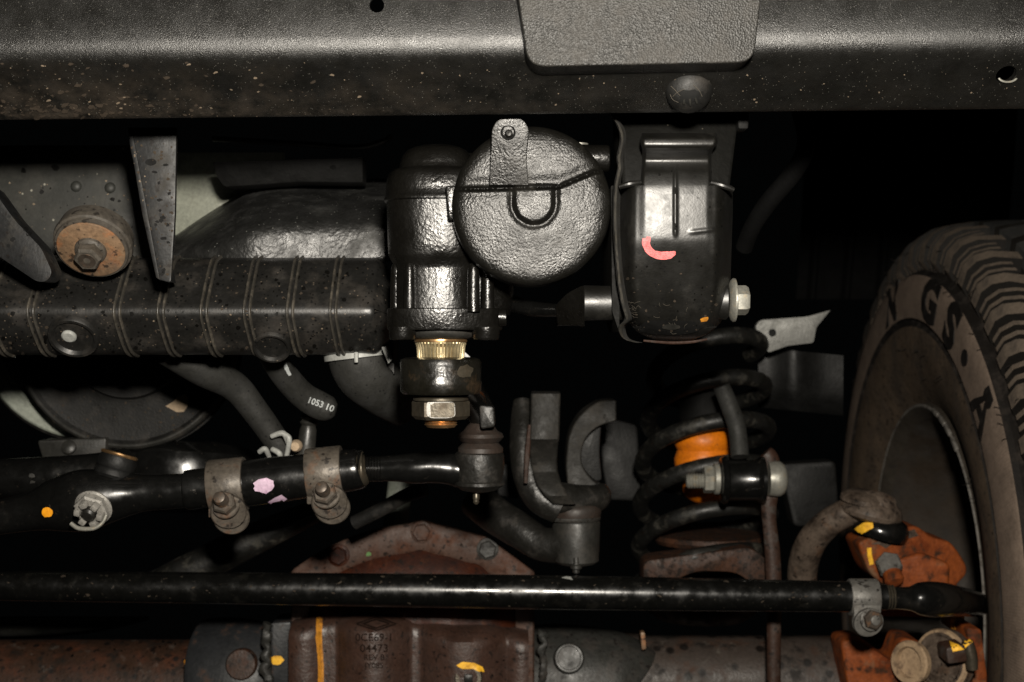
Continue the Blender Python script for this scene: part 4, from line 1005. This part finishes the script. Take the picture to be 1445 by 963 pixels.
protos.append(block('tread_block', [(XC+.122,.434),(XC+.122,.4575),(XC+.145,.4575),(XC+.168,.457),(XC+.168,.434)], step*.35, step*1.07, 'tread', 1.4))
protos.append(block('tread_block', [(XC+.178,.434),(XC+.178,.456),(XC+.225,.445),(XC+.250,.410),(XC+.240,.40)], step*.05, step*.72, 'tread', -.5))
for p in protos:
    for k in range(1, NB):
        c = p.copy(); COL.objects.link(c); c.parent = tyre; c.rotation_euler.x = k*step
# wheel rim
bm = B(); rev(bm, [(XC+.0168,.2285),(XC+.0160,.2292),(XC+.0158,.2305),(XC+.0175,.2325)], seg=140); obj('rim_edge', bm, M['rimedge'], wh, loc=WC)
bm = B(); rev(bm, [(XC+.030,.214),(XC+.020,.222),(XC+.0165,.229),(XC+.019,.233),(XC+.025,.234),(XC+.030,.231)], seg=140); obj('rim_lip', bm, M['rim'], wh, loc=WC)
bm = B(); rev(bm, [(XC+.024,.221),(XC+.032,.213),(XC+.05,.208),(XC+.075,.196),(XC+.12,.192),(XC+.185,.19),(XC+.19,.10),(XC+.185,.02)], seg=140); obj('rim_barrel', bm, M['rimin'], wh, loc=WC)
bm = B()
for k in range(4):
    t = math.radians(14+k*6.5+random.uniform(-1,1)); r = .232
    boxm(bm, tyre_pt(XC+.016, r, t), (.004,.022,.005), rot=Matrix.Rotation(t,3,'X').to_quaternion().to_euler() , bev=.0008)
obj('balance_weight', bm, M['rimedge'], wh, loc=WC)

# ------------------------------------------------------------------ right side background pieces
bm = B(); prism(bm, rounded([(1066,462),(1072,452),(1140,447),(1172,438),(1152,462),(1148,484),(1112,488),(1084,498)],[4,6,6,1,4,4,6,4],4), 1.62, .012, bev=.0012)
abr = obj('alloy_bracket', bm, M['alu'], None, loc=V(1110,490,1.62)); tag(abr, 'pale pointed alloy bracket with a hole in the dark right of the frame rail', 'bracket')
paint('bolt_hole', [abr], blob(1090,470,5.5,5.5,16,.03), M['black'], abr, off=.0006)
bm = B(); 
ys = [490,500,520,545,560,575]
rows = []
for i, y in enumerate(ys):
    rows.append([V(1070+k*8, y + (k*8)*.10, 1.68 + .02*max(0,(y-540)/30)**2 + .018*(1-math.exp(-(((1070+k*8)-1122-0)/22)**2))) for k in range(0,16)])
rows = [[p+Y*.05 for p in rows[0]]]+rows
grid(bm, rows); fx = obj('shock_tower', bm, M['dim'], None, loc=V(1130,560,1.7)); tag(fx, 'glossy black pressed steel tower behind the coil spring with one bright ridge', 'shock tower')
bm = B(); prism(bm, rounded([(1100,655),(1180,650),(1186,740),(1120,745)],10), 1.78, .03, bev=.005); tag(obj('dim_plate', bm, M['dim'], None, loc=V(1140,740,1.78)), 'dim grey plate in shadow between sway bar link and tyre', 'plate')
bm = B(); rows = []
for i in range(61):
    x = 1140+i*5
    rows.append([V(x, y, 2.35) - Y*(.012*(1 if (i % 10) in (4,5) else 0)) + Y*.1*(y/420)**2 for y in (80,150,220,290,360,420)])
grid(bm, rows); tag(obj('wheel_arch_liner', bm, M['liner'], None, loc=V(1300,400,2.35)), 'almost black ribbed wheel arch liner in the shadow above the tyre', 'liner')
bm = B(); tube_px(bm, [(1128,150,1.25,13),(1138,200,1.26,13),(1122,240,1.28,13),(1085,285,1.30,13),(1062,320,1.32,12),(1050,350,1.34,12)], seg=20, n=8)
tag(obj('brake_hose', bm, M['liner'], None, loc=V(1090,280,1.3)), 'nearly black hose curving down in the dark beside the frame rail end', 'hose')
tb = thing('track_bar_end', 'short black track bar stub bolted into the left side of frame rail end', 'track bar', 840, 455, 1.05)
bm = B(); s = S(1.05); lathe(bm, V(822,428,1.05), X, [(0,23*s),(2*s,25*s),(44*s,24*s),(60*s,24*s)], seg=36); obj('bar', bm, M['wax'], tb)
bm = B(); prism(bm, rounded([(784,432),(800,414),(824,402),(825,462),(822,459),(787,459)],[3,8,5,2,2,3],4), 1.02, .05, bev=.003, dfun=lambda x,y:(825-x)*.0005+(y-430)*.0003); obj('bar_block', bm, M['cast'], tb)
bm = B(); tube_px(bm, [(722,428,1.1,12),(750,436,1.08,11),(790,438,1.05,9)], seg=16); obj('neck', bm, M['gloss'], tb)

# ------------------------------------------------------------------ left : mounts, shield, ribbed tube
mp = obj('mounting_panel', (lambda b: (prism(b, rounded([(-60,205),(196,205),(240,300),(240,372),(60,372),(-60,300)],10), 1.25, .02, bev=.002), b)[1])(B()), M['panel'], None, loc=V(100,370,1.25))
tag(mp, 'grimy grey panel with pale specks behind the rusty body mount bolt', 'panel')
for x,y in ((107,263),(155,265)):
    bm = B(); lathe_px(bm, x,y,1.249,(0,-1,.1),[(-1,8),(1,7),(3,4),(3.5,.02)],seg=16); obj('rivet', bm, M['panel'], mp)
gb = thing('gusset_bracket', 'tapering grey bracket hanging below the bumper beside the body mount', 'bracket', 238, 398, 1.05)
bm = B(); prism(bm, rounded([(180,180),(249,180),(247,300),(241,400),(222,394),(204,300),(184,212)],[2,2,2,5,5,2,2],4), 1.07, .004, bev=.0008); gp = obj('bracket_plate', bm, M['bracket'], gb)
bm = B(); prism(bm, [(180,180),(186,180),(226,396),(220,392),(200,300)], 1.0695, .05, bev=.0005); obj('bracket_return', bm, M['bracket'], gb)
paint('bracket_hole', [gp], blob(213,229,8,5,16,.05), M['black'], gp, off=.0005)
for k in range(16):
    paint('grease_spot', [gp], blob(random.uniform(218,243),random.uniform(225,390),random.uniform(2,4.5),random.uniform(1.5,3),9,.3), M['black'], gp, off=.0004, cuts=0)
bmt = thing('body_mount', 'rusty body mount bushing with washer and hex bolt above the ribbed tube', 'body mount', 132, 395, 1.08)
s = S(1.08); ma = Vector((-.02,-.72,-.66)).normalized(); mc = V(131,346,1.10)
bm = B(); lathe(bm, mc, ma, [(-30*s,46*s),(-24*s,54*s),(-8*s,56*s),(-4*s,57*s),(2*s,56*s),(4*s,53*s),(9*s,52*s),(10*s,49*s)], seg=56); obj('bushing', bm, M['mount'], bmt)
bm = B(); lathe(bm, mc+ma*9*s, ma, [(0,48.5*s),(2.5*s,48.5*s),(3.5*s,47*s),(3.5*s,.00002)], seg=56); obj('washer', bm, M['rustwash'], bmt)
bm = B(); lathe(bm, mc+ma*12.2*s, ma, [(0,23*s),(4*s,22*s),(7*s,18*s)], seg=36); obj('bolt_flange', bm, M['mount'], bmt)
bm = B(); hexa(bm, mc+ma*14*s, ma, 20*s, 22*s, rot=.5); obj('bolt_head', bm, M['mount'], bmt, ang=25)
bm = B(); lathe(bm, mc+ma*35*s, ma, [(0,13*s),(2*s,12*s),(1.5*s,10*s),(.5*s,.00002)], seg=24); obj('bolt_tip', bm, M['studdark'], bmt)
fb = obj('curved_flap', (lambda b: (prism(b, rounded([(-60,230),(-10,268),(20,310),(58,350),(74,385),(66,398),(52,398),(-20,350),(-60,325)],[2,2,8,8,10,8,8,4,2],5), 1.08, .025, bev=.005, seg=3), b)[1])(B()), M['bracket'], None, loc=V(50,395,1.08))
tag(fb, 'dark curved steel flap at the left edge beside the body mount', 'bracket')
for x,y in ((36,324),(40,330),(18,338)): paint('grease_spot', [fb], blob(x,y,4,3,9,.3), M['black'], fb, cuts=0)
bm = B(); prism(bm, [(236,215),(400,215),(400,275),(345,275),(300,300),(255,345),(236,345)], 1.36, .01, bev=.001); tag(obj('pale_plate', bm, M['pale'], None, loc=V(290,330,1.36)), 'pale grey green plate glimpsed behind the tapering bracket', 'plate')
ch = obj('channel_bar', (lambda b: (prism(b, rounded([(300,229),(512,222),(512,258),(420,257),(350,262),(316,264),(306,250)],[2,2,3,3,3,5,3],4), 1.24, .03, bev=.002, dfun=lambda x,y:(y-240)*.0004), b)[1])(B()), M['dim'], None, loc=V(400,258,1.24))
tag(ch, 'dull brown channel bar in the shadow above the shiny shield', 'channel')
paint('channel_hole', [ch], blob(470,236,4.5,3,12,.05), M['black'], ch, off=.0005)
bm = B(); tube_px(bm, [(300,196,1.3,4),(420,203,1.3,4),(500,208,1.3,4),(540,200,1.3,4),(552,192,1.3,4)], seg=10); tag(obj('thin_pipe', bm, M['cup'], None, loc=V(480,205,1.3)), 'thin pipe barely visible in the dark below the bumper beam', 'pipe')
# shiny shield: sheet sweeping up to the right
bm = B(); rows = []
for i in range(41):
    u = i/40; x = 236+330*u
    yt = 262 + 9*math.log(1+math.exp((74-(x-248)*.62)/9.)) - 6*u ; yb = 386 - 18*u
    if u < .0: yt = yb
    row = []
    for j in range(15):
        v = j/14; y = yt + (yb-yt)*v
        row.append(V(x, y, 1.185 + .15*(max(0,.62-v)/.62)**2 + .05*(max(0,.45-u)/.45)**2 + .03*max(0,u-.35) + .002*math.sin(u*9+v*3)))
    rows.append(row)
grid(bm, rows); sh = obj('skid_shield', bm, M['shield'], None, loc=V(400,380,1.18), ang=80)
sd = sh.modifiers.new('thickness','SOLIDIFY'); sd.thickness = .003
bm = B(); tube(bm, [tuple(r_[0])+(.0013,) for r_ in rows[::2]], seg=8, n=2); obj('shield_edge', bm, M['seam'], sh)
tag(sh, 'shiny black curved shield with glittering highlight left of the gearbox', 'shield')
# ribbed tube
rt = thing('ribbed_crossmember', 'dusty black ribbed plastic crossmember with bright ridge line left of the gearbox', 'crossmember', 280, 500, 1.12)
rp = [(364,1.180),(371,1.161),(400,1.1415),(420,1.1305),(432,1.1250),(440,1.1237),(448,1.1248),(460,1.1290),(472,1.1345),(488,1.144),(497,1.152),(501,1.164),(500,1.18)]
rpv = [Vector((d, (481.5-py)/F*d)) for py, d in catmull(rp,6)]
def rib_row(xp, off):
    out = []
    for i, p in enumerate(rpv):
        t = (rpv[min(i+1,len(rpv)-1)]-rpv[max(i-1,0)]).normalized(); n = Vector((-t.y,t.x))
        if n.x > 0: n = -n
        q = p + n*off
        out.append(Vector(((xp-722.5)/F*1.12, q.x, q.y)))
    return out
bm = B(); grid(bm, [rib_row(-60+i*10, 0) for i in range(59)] + [rib_row(524,-.0005)]+[rib_row(527,-.0018)]+[[p+Vector((0,.0,0)) for p in rib_row(547,-.014)]]+[rib_row(548.5,-.016)]+[[p+Vector((0,.05,0)) for p in rib_row(548.5,-.018)]])
rbod = obj('tube_body', bm, M['plastic'], rt, ang=50)
for x in (-20,41,101,163,225,286,347,408,469):
    bm = B()
    if x == 101: continue
    rws = [rib_row(x+a, b*.001) for a, b in ((-6.5,-.5),(-6,.8),(-5,2.0),(-3.6,2.2),(-2.4,1.6),(-1.8,-.1),(1.8,-.1),(2.4,1.6),(3.6,2.2),(5,2.0),(6,.8),(6.5,-.5))]
    # ribs lean a little towards the bottom
    for r_ in rws:
        for i, p in enumerate(r_):
            v = max(0, i-len(r_)*.5)/len(r_); p.x += (14*v+ 8*max(0,v-.3))*S(1.12)
    grid(bm, rws); obj('rib', bm, M['rib'], rt, ang=60)
bn = Vector((0,-.75,-.66)).normalized()
for cx_, cy_, dd_, rr_, bolt in ((104,475,1.1365,36,True),(384,489,1.1435,27,False)):
    bm = B(); lathe_px(bm, cx_,cy_,dd_,bn,[(-8,rr_*1.04),(3,rr_),(6,rr_*.95),(6,rr_*.84),(1,rr_*.74),(0,.02)],seg=44); bs2 = obj('boss', bm, M['plastic'], rt)
    if bolt:
        bm = B(); lathe_px(bm, 98,473,1.1365,bn,[(-2,11),(4,10.5),(6,8),(6.5,.02)],seg=24); obj('bolt_head', bm, M['white'], bs2)

# ------------------------------------------------------------------ left : pulleys, hoses, pan
fp_ = thing('crank_pulley', 'large dark pulley with a tan mud smear behind the hoses', 'pulley', 190, 640, 1.42)
s = S(1.42); pc = V(176,478,1.42)
bm = B()
pa = Vector((0,-1,-.12)).normalized()
lathe(bm, pc, pa, [(-34*s,150*s),(-30*s,162*s),(-20*s,164*s),(-18*s,156*s),(-14*s,154*s),(-12*s,160*s),(-2*s,160*s),(2*s,157*s),(4*s,150*s),(0,146*s),(-6*s,100*s),(-4*s,88*s),(2*s,84*s),(2*s,.00002)], seg=110); pl = obj('pulley_disc', bm, M['rubber'], fp_)
bm = B(); lathe(bm, pc, pa, [(2.5*s,157.5*s),(5*s,154*s),(5*s,151.5*s),(2.5*s,149*s)], seg=110, cap=False); obj('pulley_rim', bm, M['cup'], fp_)
paint('mud_smear', [pl], [(234,574),(246,566),(250,560),(262,557),(266,562),(258,568),(265,574),(260,581),(250,582)], M['tan'], fp_, off=.001, jag=.8)
fr = thing('cream_pulley', 'cream coloured pulley ring half hidden behind the dark pulley', 'pulley', 60, 620, 1.47)
s = S(1.47); fc = V(118,470,1.47)
bm = B(); lathe(bm, fc, Vector((.0,-1,-.12)), [(-12*s,152*s),(0,152*s),(2*s,149*s),(0,132*s),(-4*s,128*s),(-10*s,60*s),(-8*s,.00002)], seg=90); obj('ring', bm, M['cream'], fr)
bm = B(); lathe(bm, fc, Vector((.0,-1,-.12)), [(-26*s,150*s),(-24*s,158*s),(-14*s,160*s),(-10*s,152*s)], seg=90); obj('belt', bm, M['rubber'], fr)
bm = B(); lathe(bm, fc, Vector((.0,-1,-.12)), [(2*s,122*s),(3*s,60*s),(5*s,.00002)], seg=90); obj('hub', bm, M['mount'], fr)
h1 = thing('coolant_hose', 'long grey rubber hose with a wire clip running down from the crossmember', 'hose', 395, 640, 1.28)
bm = B(); tube_px(bm, [(235,496,1.22,20),(285,522,1.24,23),(330,545,1.26,21),(360,580,1.27,19),(390,622,1.28,18),(404,642,1.28,17)], seg=26, n=8); obj('hose', bm, M['hose'], h1)
s = S(1.28)
for (a,b,c) in (((383,616),(400,612),(408,630)),((366,638),(374,634),(380,645)),((384,634),(394,640),(396,650)),((399,612),(408,620),(404,646))):
    bm = B(); tube_px(bm, [(a[0],a[1],1.258,3.5),(b[0],b[1],1.255,4),(c[0],c[1],1.262,3.2)], seg=10); obj('wire_clip', bm, M['white'], h1)
h2 = thing('printed_hose', 'short grey rubber hose with white printed figures', 'hose', 440, 580, 1.24)
bm = B(); tube_px(bm, [(378,492,1.2,18),(398,525,1.22,19),(425,556,1.24,19),(450,572,1.25,20),(466,577,1.25,17),(474,579,1.25,9)], seg=28, n=8); ho = obj('hose', bm, M['hose'], h2)
lettering('printed_figures', [ho], '1053 10', 452, 571, 12, M['print'], h2, rot=.36, off=.0006)
paint('paint_tick', [ho], stroke([(401,512,2),(404,520,2.5),(409,530,2)],2), M['print'], h2)
bm = B(); lathe(bm, V(437,585,1.29), (-.1,0,-1), [(0,10*s),(4*s,13*s),(8*s,10*s),(12*s,13*s),(16*s,10*s),(22*s,12*s),(46*s,13*s),(70*s,14*s)], seg=22); tag(obj('hose_fitting', bm, M['cup'], None, loc=V(433,640,1.29)), 'ribbed grey fitting below the printed hose', 'fitting')
bm = B(); lathe_px(bm, 417,630,1.27, (0,-1,0), [(-8,9),(2,8),(6,6),(7,.02)], seg=18); obj('clip_knob', bm, M['tan'], h1)
el = thing('elbow_pipe', 'grey elbow duct with pale plastic clamp ring under the crossmember', 'duct', 520, 575, 1.24)
bm = B(); tube_px(bm, [(505,470,1.185,42),(506,500,1.185,44),(518,526,1.19,44),(540,552,1.21,36),(566,574,1.24,28)], seg=36, n=8); obj('elbow', bm, M['hose'], el)
bm = B(); s = S(1.2); lathe(bm, V(504,494,1.183), Vector((.12,0,-1)), [(0,43*s),(1*s,47*s),(11*s,47*s),(12*s,43*s)], seg=44); obj('clamp_ring', bm, M['white'], el)
bm = B(); prism(bm, rounded([(538,490),(546,489),(553,508),(548,514)],2), 1.145, .008, bev=.0006); obj('clamp_tab', bm, M['white'], el)
bm = B(); prism(bm, rounded([(500,497),(505,497),(505,512),(500,512)],1), 1.148, .006, bev=.0006); obj('clamp_tab', bm, M['white'], el)
op = obj('oil_pan', (lambda b: (lathe(b, V(262,660,1.5), (0,-.2,-1), [(-30*S(1.5),70*S(1.5)),(-24*S(1.5),92*S(1.5)),(-10*S(1.5),108*S(1.5)),(10*S(1.5),112*S(1.5)),(40*S(1.5),104*S(1.5)),(60*S(1.5),60*S(1.5))], seg=60), b)[1])(B()), M['gloss'], None, loc=V(262,690,1.5))
tag(op, 'glossy black rounded pan with a small bright glint behind the steering rod', 'oil pan')
bm = B(); prism(bm, rounded([(52,622),(150,618),(148,645),(60,648)],5), 1.42, .03, bev=.003); ol = obj('dusty_ledge', bm, M['cup'], None, loc=V(100,645,1.42)); tag(ol, 'dusty dark ledge with an oval bolt below the cream pulley', 'ledge')
bm = B(); lathe_px(bm, 97,631,1.419,(0,-1,.4),[(-2,11),(2,10),(4,7),(4.5,.02)],seg=20); obj('bolt_head', bm, M['cup'], ol)
bm = B(); tube_px(bm, [(445,722,1.46,16),(400,742,1.46,20),(330,775,1.46,24),(262,808,1.46,24),(190,828,1.47,15),(60,832,1.48,12)], seg=26, n=8); tag(obj('sway_bar', bm, M['spring'], None, loc=V(340,770,1.46)), 'dusty dark bar sloping down to the left behind the tie rod', 'sway bar')
bm = B(); tube_px(bm, [(500,738,1.36,10),(540,718,1.35,10),(572,700,1.34,10),(600,690,1.33,10)], seg=18, n=6); tag(obj('black_cable', bm, M['rubber'], None, loc=V(560,710,1.35)), 'black cable crossing in front of the pale cylinder above the differential', 'cable')
bm = B(); lathe_px(bm, 566,668,1.6, (-.1,0,-1), [(0,17),(80,18),(100,18)], seg=24); tag(obj('pale_cylinder', bm, M['cream'], None, loc=V(560,740,1.6)), 'pale cylinder between the steering rod and differential cover', 'cylinder')
bm = B(); rows = [[V(x, y0 + (x/220)**2*-14 + dy, 1.66) for dy, y0 in ((0,868),(8,868),(22,868),(30,868))] for x in range(-60, 215, 11)]
for i, r_ in enumerate(rows):
    t = i/(len(rows)-1)
    for k, p in enumerate(r_): r_[k] = V(-60+270*t, 870 + k*(9.5)*(1-t**3) - (0 if k == 0 else 0), 1.66 + .01*k)
grid(bm, rows); o = obj('dull_plate', bm, M['panel'], None, loc=V(60,890,1.66)); o.modifiers.new('thickness','SOLIDIFY').thickness = .004
tag(o, 'dull grey plate edge showing between tie rod and left axle tube', 'plate')
for k in range(3): pass

# ------------------------------------------------------------------ mud, grease and rubber hairs
M['mud'] = mk('dried_pale_mud', (.16,.125,.09), .85, spec=.2, grain=[('n',500,.4,.0008)])
M['mudbrown'] = mk('dried_brown_mud', (.038,.029,.021), .85, spec=.2, grain=[('n',500,.4,.0008)])
M['grease'] = mk('black_grease_fleck', (.003,.0028,.0024), .35, spec=.4)
spatter('mud_flecks', [beam], (0,84,470,160), 230, .6, 2.6, M['mudbrown'], bumper, 2.0, dens=lambda x,y: (1-x/520)*(.35+.65*(y>120)))
spatter('mud_flecks', [beam], (0,88,640,164), 110, .35, 1.7, M['mud'], bumper, 2.2, dens=lambda x,y: .9-x/900)
spatter('mud_flecks', [beam], (560,95,1440,150), 60, .4, 1.4, M['mud'], bumper, 1.3)
spatter('mud_film', [beam], (0,146,300,166), 120, .8, 3.2, M['mudbrown'], bumper, 2.0, dens=lambda x,y: 1-x/360)
spatter('grease_flecks', [rbod], (0,378,545,496), 230, .7, 3.2, M['grease'], rt, 1.1)
spatter('mud_flecks', [rbod], (0,378,545,498), 420, .5, 2.2, M['mudbrown'], rt, 1.2, dens=lambda x,y: .3+.7*(y>465)+.3*(x<180))
spatter('mud_flecks', [rbod], (0,440,545,500), 70, .4, 1.4, M['mud'], rt, 1.2)
spatter('mud_flecks', [mp], (0,235,235,370), 150, .5, 2.0, M['mud'], mp, 1.2, dens=lambda x,y:.4)
spatter('grease_flecks', [mp], (0,235,235,370), 60, 1, 5, M['grease'], mp, 1.1)
spatter('mud_flecks', [gp], (182,200,250,398), 160, .5, 2.4, M['mudbrown'], gp, 1.0)
spatter('mud_flecks', [gp], (182,200,210,398), 90, .5, 2.2, M['mud'], gp, .8, dens=lambda x,y: 1 if abs(x-(184+(y-200)*.18)) < 5 else .1)
spatter('mud_flecks', [sh], (250,262,548,384), 90, .5, 1.8, M['mud'], sh, 1.2)
spatter('mud_flecks', [hb,ht], (876,215,1030,470), 130, .4, 1.6, M['grease'], horn, 1.0)
spatter('mud_flecks', [hb], (874,380,1010,476), 120, .4, 1.8, M['mudbrown'], horn, 1.3, dens=lambda x,y: (y-370)/100)
spatter('grease_flecks', [at], (0,905,290,963), 30, .6, 2.2, M['grease'], ax_, 1.2)
spatter('grease_flecks', [ca], (410,880,745,963), 40, .5, 1.6, M['grease'], ax_, 1.1)
spatter('dust_flecks', [td], (0,812,1200,856), 110, .5, 1.6, M['mudbrown'], tr, 2.5)
spatter('dust_flecks', [pl], (60,540,310,620), 140, .5, 2.0, M['mudbrown'], fp_, 1.3)
spatter('rust_flecks', [cr], (410,740,752,806), 120, .6, 3.0, M['seat'], ax_, 1.3)
bm = B()
for k in range(46):
    t = random.uniform(-.35,1.05); r = random.choice([.336,.392,.392,.40,.425,.30,.27])
    p0 = tyre_pt({.336:XC+.002,.392:XC+.006,.40:XC+.008,.425:XC+.013,.30:XC,.27:XC+.006}[r], r, t)
    d1 = Vector((-1, random.uniform(-.8,.8), random.uniform(-.8,.8)))*random.uniform(.003,.008)
    tube(bm, [tuple(p0+X*.001)+(.0005,), tuple(p0+d1*.5)+(.00045,), tuple(p0+d1+Vector((0,random.uniform(-.003,.003),-.001)))+(.0003,)], seg=5, n=2)
o = obj('vent_hairs', bm, M['tyredark'], tyre, loc=WC); o['kind'] = 'stuff'
